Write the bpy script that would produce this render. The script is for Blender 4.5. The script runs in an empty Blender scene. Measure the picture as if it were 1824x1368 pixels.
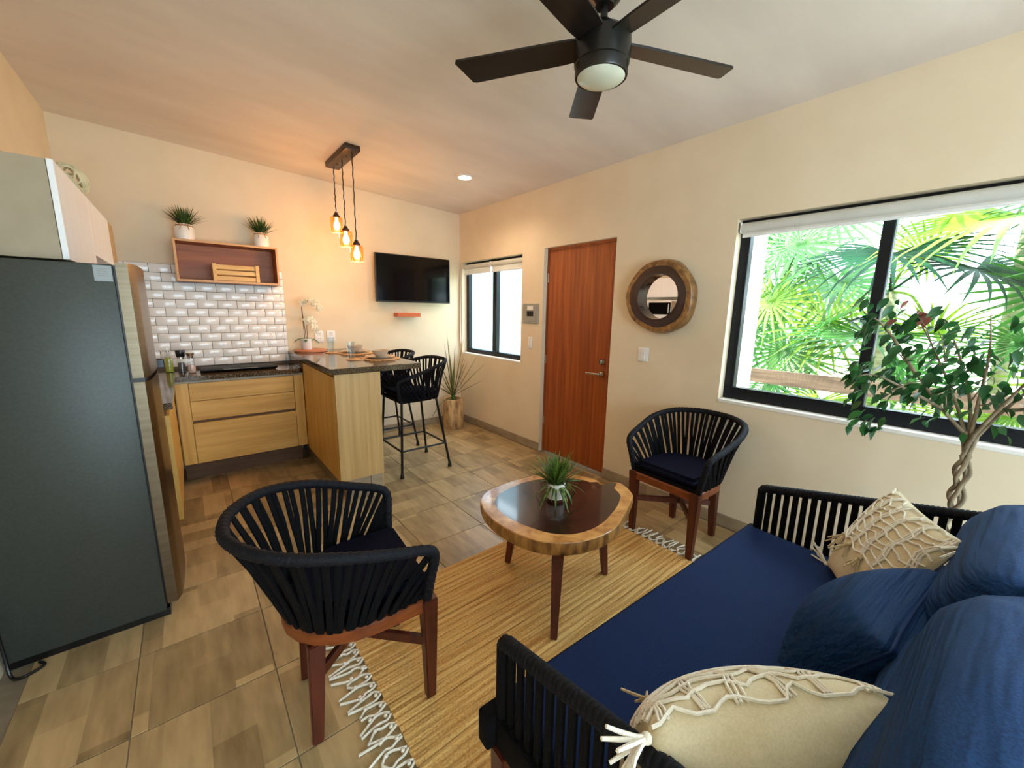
import bpy, bmesh, math, random
from mathutils import Vector, Matrix, Euler
random.seed(7)
R = math.radians
scene = bpy.context.scene
C = scene.collection

# ---------------------------------------------------------------- camera
cam_d = bpy.data.cameras.new('camera'); cam = bpy.data.objects.new('camera', cam_d); C.objects.link(cam)
cam_d.sensor_fit = 'HORIZONTAL'; cam_d.sensor_width = 36.0
cam_d.lens = 36.0 * 707.0 / 1824.0
cam_d.clip_start = 0.02; cam_d.clip_end = 200
def _cam():
    p, y, r = R(10.435), R(39.32), R(1.0226)
    fw = Vector((math.sin(y)*math.cos(p), math.cos(y)*math.cos(p), -math.sin(p)))
    rt = Vector((math.cos(y), -math.sin(y), 0)); up = rt.cross(fw)
    rt2 = rt*math.cos(r) + up*math.sin(r); up2 = up*math.cos(r) - rt*math.sin(r)
    m = Matrix((rt2, up2, -fw)).transposed().to_4x4(); m.translation = (0, 0, 1.52)
    return m
cam.matrix_world = _cam()
scene.camera = cam

# ---------------------------------------------------------------- world, sun, exposure
scene.view_settings.view_transform = 'Standard'
scene.view_settings.look = 'None'
scene.view_settings.gamma = 1.0
scene.view_settings.use_curve_mapping = False
scene.view_settings.exposure = 1.2
w = bpy.data.worlds.new('world'); scene.world = w; w.use_nodes = True
bg = w.node_tree.nodes['Background']
bg.inputs[0].default_value = (0.70, 0.86, 1.0, 1); bg.inputs[1].default_value = 5.0
sun_d = bpy.data.lights.new('sun', 'SUN'); sun = bpy.data.objects.new('sun', sun_d); C.objects.link(sun)
sun_d.energy = 6.5; sun_d.color = (1.0, 0.95, 0.85); sun_d.angle = R(0.6)
sun.rotation_euler = Vector((0.45, -0.12, -0.86)).to_track_quat('-Z', 'Y').to_euler()
sun.location = (-4, 1, 9)
def portal(loc, size, rot):
    d = bpy.data.lights.new('daylight_portal', 'AREA'); o = bpy.data.objects.new('daylight_portal', d); C.objects.link(o)
    d.shape = 'RECTANGLE'; d.size, d.size_y = size; d.cycles.is_portal = True
    o.location = loc; o.rotation_euler = rot
portal((3.06, 0.02, 1.53), (1.2, 2.4), (0, R(90), 0))
portal((3.06, 4.0, 1.53), (1.2, 1.25), (0, R(90), 0))
portal((1.0, -2.62, 1.2), (2.8, 2.4), (R(90), 0, 0))

# ---------------------------------------------------------------- materials
def lin(c):
    return tuple(((v/255.0)/12.92 if v/255.0 <= 0.04045 else ((v/255.0+0.055)/1.055)**2.4) for v in c) + (1.0,)
def newmat(name):
    m = bpy.data.materials.new(name); m.use_nodes = True
    nt = m.node_tree; return m, nt, nt.nodes, nt.links, nt.nodes['Principled BSDF']
def mat(name, c1, c2=None, rough=0.6, metal=0.0, scale=(8, 8, 8), detail=3, bump=0.0, bscale=None, coat=0.0,
        lo=0.35, hi=0.65, rnd=0.0, spec=0.5, coord='Object', distort=0.0, trans=0.0):
    """noise mix of two colours on object coordinates, optional bump and per-object variation"""
    m, nt, N, L, b = newmat(name)
    b.inputs['Roughness'].default_value = rough; b.inputs['Metallic'].default_value = metal
    b.inputs['Coat Weight'].default_value = coat; b.inputs['Coat Roughness'].default_value = 0.08
    b.inputs['Specular IOR Level'].default_value = spec
    tc = N.new('ShaderNodeTexCoord'); mp = N.new('ShaderNodeMapping'); mp.inputs['Scale'].default_value = scale
    src = tc.outputs[coord]
    oi = None
    if rnd:
        oi = N.new('ShaderNodeObjectInfo'); va = N.new('ShaderNodeVectorMath'); va.operation = 'ADD'
        sc = N.new('ShaderNodeVectorMath'); sc.operation = 'SCALE'; sc.inputs[0].default_value = (17, 31, 23)
        L.new(oi.outputs['Random'], sc.inputs['Scale']); L.new(src, va.inputs[0]); L.new(sc.outputs[0], va.inputs[1]); src = va.outputs[0]
    L.new(src, mp.inputs[0])
    no = N.new('ShaderNodeTexNoise'); no.inputs['Scale'].default_value = 1.0; no.inputs['Detail'].default_value = detail
    no.inputs['Distortion'].default_value = distort
    L.new(mp.outputs[0], no.inputs['Vector'])
    cr = N.new('ShaderNodeValToRGB'); cr.color_ramp.elements[0].position = lo; cr.color_ramp.elements[1].position = hi
    cr.color_ramp.elements[0].color = lin(c1); cr.color_ramp.elements[1].color = lin(c2 or c1)
    L.new(no.outputs['Fac'], cr.inputs[0]); col = cr.outputs[0]
    if rnd:
        hs = N.new('ShaderNodeHueSaturation'); ma = N.new('ShaderNodeMath'); ma.operation = 'MULTIPLY_ADD'
        ma.inputs[1].default_value = rnd; ma.inputs[2].default_value = 1.0 - rnd/2
        L.new(oi.outputs['Random'], ma.inputs[0]); L.new(ma.outputs[0], hs.inputs['Value']); L.new(col, hs.inputs['Color']); col = hs.outputs[0]
    L.new(col, b.inputs['Base Color'])
    if bump:
        bn = N.new('ShaderNodeBump'); bn.inputs['Strength'].default_value = bump; bn.inputs['Distance'].default_value = 0.01
        if bscale:
            n2 = N.new('ShaderNodeTexNoise'); n2.inputs['Scale'].default_value = bscale; n2.inputs['Detail'].default_value = 4
            L.new(tc.outputs[coord], n2.inputs['Vector']); L.new(n2.outputs['Fac'], bn.inputs['Height'])
        else:
            L.new(no.outputs['Fac'], bn.inputs['Height'])
        L.new(bn.outputs[0], b.inputs['Normal'])
    if trans:
        tl = N.new('ShaderNodeBsdfTranslucent'); mx = N.new('ShaderNodeMixShader'); mx.inputs[0].default_value = trans
        L.new(col, tl.inputs[0]); L.new(b.outputs[0], mx.inputs[1]); L.new(tl.outputs[0], mx.inputs[2])
        L.new(mx.outputs[0], N['Material Output'].inputs[0])
    return m
def emit(name, c, s):
    m, nt, N, L, b = newmat(name)
    b.inputs['Base Color'].default_value = lin(c); b.inputs['Emission Color'].default_value = lin(c); b.inputs['Emission Strength'].default_value = s
    return m
def glassmat(name, tint=(255, 255, 255), base=0.04, edge=0.5):
    m, nt, N, L, b = newmat(name); N.remove(b)
    t = N.new('ShaderNodeBsdfTransparent'); t.inputs[0].default_value = lin(tint)
    g = N.new('ShaderNodeBsdfGlossy'); g.inputs['Roughness'].default_value = 0.02
    f = N.new('ShaderNodeLayerWeight'); f.inputs[0].default_value = 0.5
    p = N.new('ShaderNodeMath'); p.operation = 'POWER'; p.inputs[1].default_value = 3.5; L.new(f.outputs['Facing'], p.inputs[0])
    k = N.new('ShaderNodeMath'); k.operation = 'MULTIPLY_ADD'; k.inputs[1].default_value = edge; k.inputs[2].default_value = base; L.new(p.outputs[0], k.inputs[0])
    x = N.new('ShaderNodeMixShader'); L.new(k.outputs[0], x.inputs[0]); L.new(t.outputs[0], x.inputs[1]); L.new(g.outputs[0], x.inputs[2])
    L.new(x.outputs[0], N['Material Output'].inputs[0]); return m

M = {}
M['wall'] = mat('wall_plaster', (224, 206, 177), (229, 212, 184), 0.85, scale=(3, 3, 3), bump=0.06, bscale=160)
M['ceiling'] = mat('ceiling_plaster', (220, 208, 198), (231, 220, 210), 0.85, scale=(1.2, 3.5, 3), detail=5, bump=0.06, bscale=120)
M['reveal'] = mat('white_plaster', (232, 228, 220), (236, 232, 226), 0.8, scale=(4, 4, 4))
M['grout'] = mat('floor_grout', (132, 118, 98), (142, 128, 108), 0.9, scale=(20, 20, 20))
M['tgrout'] = mat('backsplash_grout', (92, 84, 78), (104, 95, 88), 0.9, scale=(20, 20, 20))
M['subway'] = mat('white_glazed_tile', (238, 234, 228), (242, 238, 234), 0.13, scale=(5, 5, 5), rnd=0.06)
M['base'] = mat('skirting_tile', (146, 128, 104), (166, 147, 121), 0.5, scale=(6, 6, 18), rnd=0.12)
def floor_tile_mat():
    m, nt, N, L, b = newmat('floor_tile'); b.inputs['Roughness'].default_value = 0.36
    tc = N.new('ShaderNodeTexCoord'); oi = N.new('ShaderNodeObjectInfo')
    sp = N.new('ShaderNodeSeparateXYZ'); L.new(tc.outputs['Object'], sp.inputs[0])
    # printed strips: floor((axis+offset)*k) -> white noise
    sel = N.new('ShaderNodeMath'); sel.operation = 'GREATER_THAN'; sel.inputs[1].default_value = 0.8; L.new(oi.outputs['Random'], sel.inputs[0])
    mx = N.new('ShaderNodeMix'); mx.data_type = 'FLOAT'; L.new(sel.outputs[0], mx.inputs[0]); L.new(sp.outputs['X'], mx.inputs[2]); L.new(sp.outputs['Y'], mx.inputs[3])
    my = N.new('ShaderNodeMix'); my.data_type = 'FLOAT'; L.new(sel.outputs[0], my.inputs[0]); L.new(sp.outputs['Y'], my.inputs[2]); L.new(sp.outputs['X'], my.inputs[3])
    ad = N.new('ShaderNodeMath'); ad.operation = 'MULTIPLY_ADD'; ad.inputs[1].default_value = 7.5; L.new(mx.outputs[0], ad.inputs[0]); L.new(oi.outputs['Random'], ad.inputs[2])
    fl = N.new('ShaderNodeMath'); fl.operation = 'FLOOR'; L.new(ad.outputs[0], fl.inputs[0])
    yh = N.new('ShaderNodeMath'); yh.operation = 'MULTIPLY_ADD'; yh.inputs[1].default_value = 2.1; L.new(my.outputs[0], yh.inputs[0])
    f13 = N.new('ShaderNodeMath'); f13.operation = 'MULTIPLY'; f13.inputs[1].default_value = 0.37; L.new(fl.outputs[0], f13.inputs[0]); L.new(f13.outputs[0], yh.inputs[2])
    fy = N.new('ShaderNodeMath'); fy.operation = 'FLOOR'; L.new(yh.outputs[0], fy.inputs[0])
    cb = N.new('ShaderNodeCombineXYZ'); L.new(fl.outputs[0], cb.inputs[0]); L.new(fy.outputs[0], cb.inputs[1]); L.new(oi.outputs['Random'], cb.inputs[2])
    wn = N.new('ShaderNodeTexWhiteNoise'); L.new(cb.outputs[0], wn.inputs['Vector'])
    # grain
    sc = N.new('ShaderNodeVectorMath'); sc.operation = 'SCALE'; sc.inputs[0].default_value = (13, 29, 7); L.new(oi.outputs['Random'], sc.inputs['Scale'])
    va = N.new('ShaderNodeVectorMath'); va.operation = 'ADD'; L.new(tc.outputs['Object'], va.inputs[0]); L.new(sc.outputs[0], va.inputs[1])
    mp = N.new('ShaderNodeMapping'); mp.inputs['Scale'].default_value = (24, 5, 5); L.new(va.outputs[0], mp.inputs[0])
    no = N.new('ShaderNodeTexNoise'); no.inputs['Scale'].default_value = 1; no.inputs['Detail'].default_value = 5; L.new(mp.outputs[0], no.inputs['Vector'])
    s1 = N.new('ShaderNodeMath'); s1.operation = 'MULTIPLY_ADD'; s1.inputs[1].default_value = 0.42; L.new(wn.outputs['Value'], s1.inputs[0])
    s2 = N.new('ShaderNodeMath'); s2.operation = 'MULTIPLY'; s2.inputs[1].default_value = 0.7; L.new(no.outputs['Fac'], s2.inputs[0]); L.new(s2.outputs[0], s1.inputs[2])
    cr = N.new('ShaderNodeValToRGB'); e = cr.color_ramp.elements
    e[0].position = 0.22; e[0].color = lin((128, 106, 72)); e[1].position = 0.85; e[1].color = lin((202, 174, 128))
    L.new(s1.outputs[0], cr.inputs[0]); L.new(cr.outputs[0], b.inputs['Base Color'])
    bn = N.new('ShaderNodeBump'); bn.inputs['Strength'].default_value = 0.06; bn.inputs['Distance'].default_value = 0.004; L.new(no.outputs['Fac'], bn.inputs['Height']); L.new(bn.outputs[0], b.inputs['Normal'])
    return m
M['tile'] = floor_tile_mat()
M['oak'] = mat('light_oak_veneer', (204, 157, 76), (225, 182, 100), 0.42, scale=(26, 26, 1.6), detail=4)
M['oak_x'] = mat('light_oak_across', (204, 156, 75), (225, 181, 99), 0.42, scale=(1.6, 26, 26), detail=4)
M['oak_pale'] = mat('pale_oak_veneer', (188, 150, 94), (206, 170, 112), 0.45, scale=(30, 30, 1.2), detail=4)
M['shelfwood'] = mat('shelf_wood', (140, 72, 24), (168, 96, 38), 0.45, scale=(2, 28, 28), detail=4)
M['shelfedge'] = mat('shelf_edge_wood', (202, 150, 92), (214, 164, 106), 0.45, scale=(2, 28, 28))
M['pine'] = mat('pine_slat', (216, 172, 100), (230, 190, 120), 0.5, scale=(3, 40, 40))
M['doorwood'] = mat('cedar_door', (126, 54, 12), (168, 86, 28), 0.45, scale=(30, 30, 1.3), detail=5, lo=0.3, hi=0.7)
M['darkgap'] = mat('dark_gap', (48, 30, 18), (56, 36, 22), 0.8)
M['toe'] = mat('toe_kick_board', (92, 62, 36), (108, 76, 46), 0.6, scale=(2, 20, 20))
M['redwood'] = mat('reddish_hardwood', (66, 22, 11), (90, 35, 18), 0.38, scale=(30, 30, 3), detail=4)
M['frame_wood'] = mat('warm_hardwood', (104, 47, 18), (136, 70, 30), 0.38, scale=(12, 12, 30), detail=4)
M['cord'] = mat('black_cord', (4, 4, 7), (8, 9, 13), 0.8, scale=(200, 200, 90), bump=0.3, spec=0.15)
M['cord_navy'] = mat('navy_black_cord', (6, 7, 13), (12, 15, 25), 0.7, scale=(160, 160, 160), bump=0.3, spec=0.25)
M['navy_dark'] = mat('dark_navy_fabric', (5, 7, 22), (9, 12, 34), 0.85, scale=(60, 60, 60), bump=0.08, bscale=500, spec=0.1)
def fabric(name, c1, c2, wr, wrs, rough=0.82):
    m, nt, N, L, b = newmat(name); b.inputs['Roughness'].default_value = rough
    b.inputs['Specular IOR Level'].default_value = 0.2; b.inputs['Sheen Weight'].default_value = 0.0; b.inputs['Sheen Tint'].default_value = lin((120, 160, 230))
    tc = N.new('ShaderNodeTexCoord'); n1 = N.new('ShaderNodeTexNoise'); n1.inputs['Scale'].default_value = 220; L.new(tc.outputs['Object'], n1.inputs['Vector'])
    cr = N.new('ShaderNodeValToRGB'); cr.color_ramp.elements[0].position = 0.35; cr.color_ramp.elements[1].position = 0.65
    cr.color_ramp.elements[0].color = lin(c1); cr.color_ramp.elements[1].color = lin(c2); L.new(n1.outputs['Fac'], cr.inputs[0]); L.new(cr.outputs[0], b.inputs['Base Color'])
    mp = N.new('ShaderNodeMapping'); mp.inputs['Scale'].default_value = wrs; L.new(tc.outputs['Object'], mp.inputs[0])
    n2 = N.new('ShaderNodeTexNoise'); n2.inputs['Scale'].default_value = 1; n2.inputs['Detail'].default_value = 3; L.new(mp.outputs[0], n2.inputs['Vector'])
    bn = N.new('ShaderNodeBump'); bn.inputs['Strength'].default_value = wr; bn.inputs['Distance'].default_value = 0.05; L.new(n2.outputs['Fac'], bn.inputs['Height']); L.new(bn.outputs[0], b.inputs['Normal'])
    return m
M['navy'] = fabric('navy_canvas', (9, 31, 74), (14, 41, 88), 0.12, (4, 4, 4))
M['navy_wr'] = fabric('navy_canvas_creased', (10, 40, 80), (17, 55, 100), 0.9, (1.3, 9, 24))
M['cream'] = fabric('cream_cotton', (214, 199, 164), (223, 209, 176), 0.3, (7, 7, 7)); M['cream'].node_tree.nodes['Principled BSDF'].inputs['Sheen Weight'].default_value = 0
M['yarn'] = mat('white_cotton_yarn', (232, 224, 208), (242, 236, 222), 0.9, scale=(120, 120, 120), bump=0.2)
M['yarn_tan'] = mat('tan_cotton_yarn', (186, 164, 124), (202, 182, 142), 0.9, scale=(120, 120, 120), bump=0.2)
def rug_mat():
    m, nt, N, L, b = newmat('braided_jute'); b.inputs['Roughness'].default_value = 0.95; b.inputs['Specular IOR Level'].default_value = 0.1
    tc = N.new('ShaderNodeTexCoord')
    def nz(scale, det):
        mp = N.new('ShaderNodeMapping'); mp.inputs['Scale'].default_value = scale; L.new(tc.outputs['Object'], mp.inputs[0])
        n = N.new('ShaderNodeTexNoise'); n.inputs['Scale'].default_value = 1; n.inputs['Detail'].default_value = det; L.new(mp.outputs[0], n.inputs['Vector']); return n
    a = nz((2.2, 55, 1), 3); f = nz((110, 140, 1), 2); mp2 = N.new('ShaderNodeMapping'); mp2.inputs['Scale'].default_value = (1, 1, 1); L.new(tc.outputs['Object'], mp2.inputs[0])
    w1 = N.new('ShaderNodeTexWave'); w1.bands_direction = 'Y'; w1.inputs['Scale'].default_value = 22; w1.inputs['Distortion'].default_value = 1.5; w1.inputs['Detail'].default_value = 2; L.new(mp2.outputs[0], w1.inputs['Vector'])
    ad = N.new('ShaderNodeMath'); ad.operation = 'MULTIPLY_ADD'; ad.inputs[1].default_value = 0.45; L.new(f.outputs['Fac'], ad.inputs[0])
    a2 = N.new('ShaderNodeMath'); a2.operation = 'MULTIPLY'; a2.inputs[1].default_value = 0.65; L.new(a.outputs['Fac'], a2.inputs[0]); L.new(a2.outputs[0], ad.inputs[2])
    cr = N.new('ShaderNodeValToRGB'); e = cr.color_ramp.elements; e[0].position = 0.34; e[0].color = lin((172, 116, 54)); e[1].position = 0.62; e[1].color = lin((230, 188, 120))
    L.new(ad.outputs[0], cr.inputs[0]); L.new(cr.outputs[0], b.inputs['Base Color'])
    s = N.new('ShaderNodeMath'); s.operation = 'MULTIPLY_ADD'; s.inputs[1].default_value = 0.35; L.new(w1.outputs['Fac'], s.inputs[0]); L.new(f.outputs['Fac'], s.inputs[2])
    bn = N.new('ShaderNodeBump'); bn.inputs['Strength'].default_value = 0.6; bn.inputs['Distance'].default_value = 0.006; L.new(s.outputs[0], bn.inputs['Height']); L.new(bn.outputs[0], b.inputs['Normal'])
    return m
M['rug'] = rug_mat()
M['sap'] = mat('sapwood', (160, 100, 46), (214, 160, 94), 0.28, scale=(11, 11, 11), detail=6, coat=0.5, distort=1.0)
M['heart'] = mat('heartwood', (30, 11, 9), (52, 19, 14), 0.25, scale=(4, 12, 5), detail=6, coat=0.6, distort=1.5)
M['bark'] = mat('slab_edge_wood', (74, 40, 14), (186, 134, 70), 0.4, scale=(22, 22, 6), detail=5, lo=0.3, hi=0.65, coat=0.3)
M['logwood'] = mat('carved_log_wood', (120, 78, 40), (212, 174, 122), 0.6, scale=(18, 18, 7), detail=6, lo=0.3, hi=0.62, bump=0.3)
M['granite'] = mat('brown_granite', (44, 35, 25), (128, 108, 80), 0.1, scale=(150, 150, 150), detail=2, lo=0.42, hi=0.66, spec=0.7)
M['steel'] = mat('brushed_steel', (112, 100, 82), (122, 110, 92), 0.3, 1.0, scale=(2, 2, 90))
M['chrome'] = mat('chrome', (205, 203, 198), (212, 210, 206), 0.12, 1.0)
M['fridge'] = mat('graphite_enamel', (56, 61, 57), (62, 67, 63), 0.42, 0.2, scale=(90, 90, 90), bump=0.03)
M['blackmetal'] = mat('black_metal', (12, 12, 13), (17, 17, 18), 0.35, 0.3)
M['blackplastic'] = mat('black_plastic', (10, 10, 11), (14, 14, 15), 0.3)
M['fan'] = mat('fan_black', (14, 13, 13), (19, 17, 16), 0.32)
M['fanwood'] = mat('fan_blade_finish', (20, 16, 14), (30, 22, 17), 0.3, scale=(3, 30, 30))
M['screen'] = mat('tv_screen', (2, 2, 4), (3, 3, 5), 0.12, spec=0.25)
M['inductive'] = mat('black_glass', (3, 3, 4), (4, 4, 5), 0.4, spec=0.05)
M['white'] = mat('white_gloss', (232, 231, 230), (236, 235, 234), 0.3)
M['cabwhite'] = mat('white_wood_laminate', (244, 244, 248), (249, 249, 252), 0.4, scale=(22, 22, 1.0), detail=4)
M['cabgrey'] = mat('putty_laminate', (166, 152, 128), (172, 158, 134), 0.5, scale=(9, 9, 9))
M['ceramic'] = mat('white_ceramic', (232, 228, 222), (238, 234, 228), 0.25)
M['stoneware'] = mat('beige_stoneware', (176, 160, 140), (190, 174, 154), 0.35)
M['twine'] = mat('jute_twine', (160, 118, 66), (182, 140, 86), 0.9, scale=(90, 90, 90))
M['woven'] = mat('woven_seagrass', (176, 132, 88), (214, 176, 128), 0.9, scale=(70, 70, 70), bump=0.5)
M['grass'] = mat('artificial_grass', (28, 52, 20), (74, 104, 40), 0.5, scale=(30, 30, 30), trans=0.15)
M['grass_lit'] = mat('artificial_grass_lit', (40, 78, 28), (122, 146, 62), 0.45, scale=(40, 40, 40), trans=0.2)  # brighter copy of the artificial grass, stronger light put into the colour
M['yucca'] = mat('yucca_leaf', (70, 96, 46), (124, 112, 62), 0.5, scale=(12, 12, 12), trans=0.15, rnd=0.3)
M['ficus'] = mat('ficus_leaf', (22, 64, 32), (46, 98, 44), 0.38, scale=(6, 6, 6), trans=0.32, rnd=0.6)
M['ficus_red'] = mat('ficus_leaf_young', (112, 60, 50), (140, 80, 66), 0.4, trans=0.35, rnd=0.3)
M['trunk'] = mat('grey_bark', (112, 96, 72), (158, 142, 116), 0.85, scale=(30, 30, 12), bump=0.4)
M['palmleaf'] = mat('fan_palm_leaf', (26, 80, 20), (56, 116, 36), 0.42, scale=(2, 2, 2), trans=0.45, rnd=0.5)
M['palmleaf_y'] = mat('fan_palm_leaf_yellow', (88, 134, 20), (134, 164, 42), 0.42, scale=(2, 2, 2), trans=0.45, rnd=0.35)
M['palmleaf_d'] = mat('fan_palm_leaf_backlit', (6, 46, 30), (14, 70, 42), 0.65, scale=(2, 2, 2), trans=0.2, rnd=0.3, spec=0.15)  # backlit fronds: their shade is put into a darker leaf colour
M['palmtrunk'] = mat('palm_trunk_fibre', (138, 140, 108), (176, 176, 146), 0.9, scale=(12, 12, 40), bump=0.5)
M['alu'] = mat('dark_aluminium', (22, 26, 32), (26, 30, 37), 0.4, 0.5)
M['blind'] = mat('roller_blind_fabric', (224, 222, 214), (230, 228, 220), 0.7, trans=0.25)
M['glass'] = glassmat('window_glass', (252, 254, 253), 0.03, 0.3)
M['clear'] = glassmat('clear_glass', (246, 250, 251), 0.05, 0.7)
M['amber'] = glassmat('amber_mesh_glass', (255, 228, 180), 0.05, 0.5)
M['mirror'] = mat('mirror_silver', (246, 248, 250), (246, 248, 250), 0.01, 1.0)
M['bulb'] = emit('lit_bulb', (255, 196, 110), 14)
M['downlight'] = emit('lit_downlight', (255, 226, 176), 12)
M['opal'] = mat('opal_glass', (214, 216, 198), (218, 220, 202), 0.25)
M['brownmetal'] = mat('bronze_metal', (58, 40, 26), (70, 48, 30), 0.4, 0.4)
M['orange_shelf'] = mat('orange_wood', (186, 92, 44), (204, 108, 56), 0.45, scale=(3, 30, 30))
M['orchid'] = mat('orchid_petal', (240, 236, 214), (248, 244, 226), 0.5, trans=0.3)
M['stem'] = mat('orchid_stem', (92, 62, 40), (110, 76, 50), 0.6)
M['leafgreen'] = mat('orchid_leaf', (44, 96, 44), (62, 118, 54), 0.4)
M['oil'] = mat('olive_oil', (178, 170, 52), (186, 178, 60), 0.15)
M['salt'] = mat('pink_salt', (196, 142, 116), (240, 214, 200), 0.5, scale=(200, 200, 200))
M['pepper'] = mat('peppercorns', (26, 20, 18), (120, 100, 84), 0.5, scale=(220, 220, 220), lo=0.4, hi=0.6)
M['copper'] = mat('copper_rose', (186, 112, 74), (200, 126, 86), 0.4, scale=(3, 30, 30))
M['sticker'] = mat('grey_label_paper', (150, 158, 162), (156, 164, 168), 0.6)
M['panel'] = mat('grey_panel_metal', (150, 150, 142), (158, 158, 150), 0.5)
M['weathered'] = mat('weathered_board', (110, 88, 76), (150, 124, 106), 0.7, scale=(30, 3, 30), detail=5)
M['paleblue'] = mat('pale_render', (92, 118, 128), (112, 138, 148), 0.9, scale=(2.2, 2.2, 2.2), detail=5)
M['garden'] = mat('garden_ground', (120, 128, 70), (190, 186, 140), 0.95, scale=(3, 3, 3))
M['concrete'] = mat('balcony_concrete', (196, 190, 178), (206, 200, 188), 0.9, scale=(5, 5, 5))
M['outerwall'] = mat('white_render', (238, 236, 230), (242, 240, 234), 0.9)
M['soil'] = mat('potting_soil', (52, 38, 28), (70, 54, 40), 0.95, scale=(60, 60, 60))
M['ratt'] = mat('pale_rattan', (204, 196, 160), (222, 214, 182), 0.7, scale=(20, 20, 20))
M['metalgrey'] = mat('grey_strip', (138, 126, 108), (146, 134, 116), 0.4, 0.3)

# ---------------------------------------------------------------- mesh helpers
WM = {}
def wm(o): return WM.get(o.name, Matrix.Identity(4))
def thing(name, label, cat, loc=(0, 0, 0), rotz=0.0, group=None):
    o = bpy.data.objects.new(name, None); C.objects.link(o); o.empty_display_size = 0.05
    o.location = loc; o.rotation_euler = (0, 0, rotz)
    WM[o.name] = Matrix.Translation(Vector(loc)) @ Matrix.Rotation(rotz, 4, 'Z')
    o['label'] = label; o['category'] = cat
    if group: o['group'] = group
    return o
def obj(name, bm, mats, parent=None, world=False, smooth=35, label=None, kind=None):
    """link bm as one mesh object; world=True means the vertices are world coordinates"""
    if world and parent is not None: bm.transform(wm(parent).inverted())
    me = bpy.data.meshes.new(name); bm.normal_update(); bm.to_mesh(me); bm.free()
    o = bpy.data.objects.new(name, me); C.objects.link(o)
    for m in (mats if isinstance(mats, (list, tuple)) else [mats]): me.materials.append(M[m] if isinstance(m, str) else m)
    if smooth is not None and len(me.polygons):
        me.polygons.foreach_set('use_smooth', [True]*len(me.polygons))
        me.set_sharp_from_angle(angle=R(smooth))
    if parent is not None:
        o.parent = parent; WM[o.name] = wm(parent)
    if label: o['label'] = label
    if kind: o['kind'] = kind
    return o
def tag(o, label, cat, group=None):
    o['label'] = label; o['category'] = cat
    if group: o['group'] = group
    return o
def inst(o, name, loc, parent=None, rot=(0, 0, 0), scale=(1, 1, 1), mt=None):
    c = bpy.data.objects.new(name, o.data); C.objects.link(c); c.location = loc; c.rotation_euler = rot; c.scale = scale
    if parent is not None: c.parent = parent
    return c
def dup(root, loc, rotz, label, group=None):
    def cp(o, par):
        c = o.copy(); C.objects.link(c)
        if par is not None: c.parent = par; c.matrix_parent_inverse = o.matrix_parent_inverse
        for ch in o.children: cp(ch, c)
        return c
    r = cp(root, None); r.location = loc; r.rotation_euler = (0, 0, rotz); r['label'] = label
    if group: r['group'] = group
    return r
def box(bm, x0, x1, y0, y1, z0, z1, bev=0.0, seg=2, mi=0):
    r = bmesh.ops.create_cube(bm, size=1.0); vs = r['verts']
    for v in vs:
        v.co = Vector(((x0+x1)/2 + v.co.x*(x1-x0), (y0+y1)/2 + v.co.y*(y1-y0), (z0+z1)/2 + v.co.z*(z1-z0)))
    fs = set(f for v in vs for f in v.link_faces)
    for f in fs: f.material_index = mi
    if bev > 0:
        es = list(set(e for v in vs for e in v.link_edges))
        r2 = bmesh.ops.bevel(bm, geom=es, offset=bev, segments=seg, affect='EDGES', profile=0.5)
        for f in r2['faces']: f.material_index = mi
    return bm
def B(x0, x1, y0, y1, z0, z1, bev=0.0, seg=2): return box(bmesh.new(), x0, x1, y0, y1, z0, z1, bev, seg)
def lathe(bm, prof, n=24, c=(0, 0, 0), mi=0, cap0=True, cap1=True):
    rings = []
    for r, z in prof:
        rings.append([bm.verts.new((c[0]+r*math.cos(2*math.pi*i/n), c[1]+r*math.sin(2*math.pi*i/n), c[2]+z)) for i in range(n)])
    for a, b_ in zip(rings, rings[1:]):
        for i in range(n):
            f = bm.faces.new((a[i], a[(i+1) % n], b_[(i+1) % n], b_[i])); f.material_index = mi
    if cap0: bm.faces.new(list(reversed(rings[0]))).material_index = mi
    if cap1: bm.faces.new(rings[-1]).material_index = mi
    return bm
def tube(bm, pts, r, n=8, mi=0, flat=1.0, closed=False, flatdir=None):
    """swept tube; r number or list; flat <1 squashes it along flatdir/its binormal"""
    pts = [Vector(p) for p in pts]; k = len(pts); rs = r if isinstance(r, (list, tuple)) else [r]*k
    rings = []; prev = None
    for i, p in enumerate(pts):
        if closed: t = (pts[(i+1) % k] - pts[i-1])
        else: t = (pts[min(i+1, k-1)] - pts[max(i-1, 0)])
        t = t.normalized() if t.length > 1e-9 else Vector((0, 0, 1))
        if flatdir is not None:
            fd = flatdir[i] if isinstance(flatdir, list) else flatdir
            nrm = (fd - t*fd.dot(t)).normalized()
        elif prev is None:
            a = Vector((0, 0, 1)) if abs(t.z) < 0.9 else Vector((1, 0, 0)); nrm = (a - t*a.dot(t)).normalized()
        else:
            nrm = prev - t*prev.dot(t); nrm = nrm.normalized() if nrm.length > 1e-6 else Vector((1, 0, 0))
        prev = nrm; bi = t.cross(nrm)
        rings.append([bm.verts.new(p + nrm*(rs[i]*flat*math.cos(2*math.pi*j/n)) + bi*(rs[i]*math.sin(2*math.pi*j/n))) for j in range(n)])
    rr = rings + ([rings[0]] if closed else [])
    for a, b_ in zip(rr, rr[1:]):
        for j in range(n): bm.faces.new((a[j], a[(j+1) % n], b_[(j+1) % n], b_[j])).material_index = mi
    if not closed:
        bm.faces.new(list(reversed(rings[0]))).material_index = mi; bm.faces.new(rings[-1]).material_index = mi
    return bm
def T(pts, r, n=8, **k): return tube(bmesh.new(), pts, r, n, **k)
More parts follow.
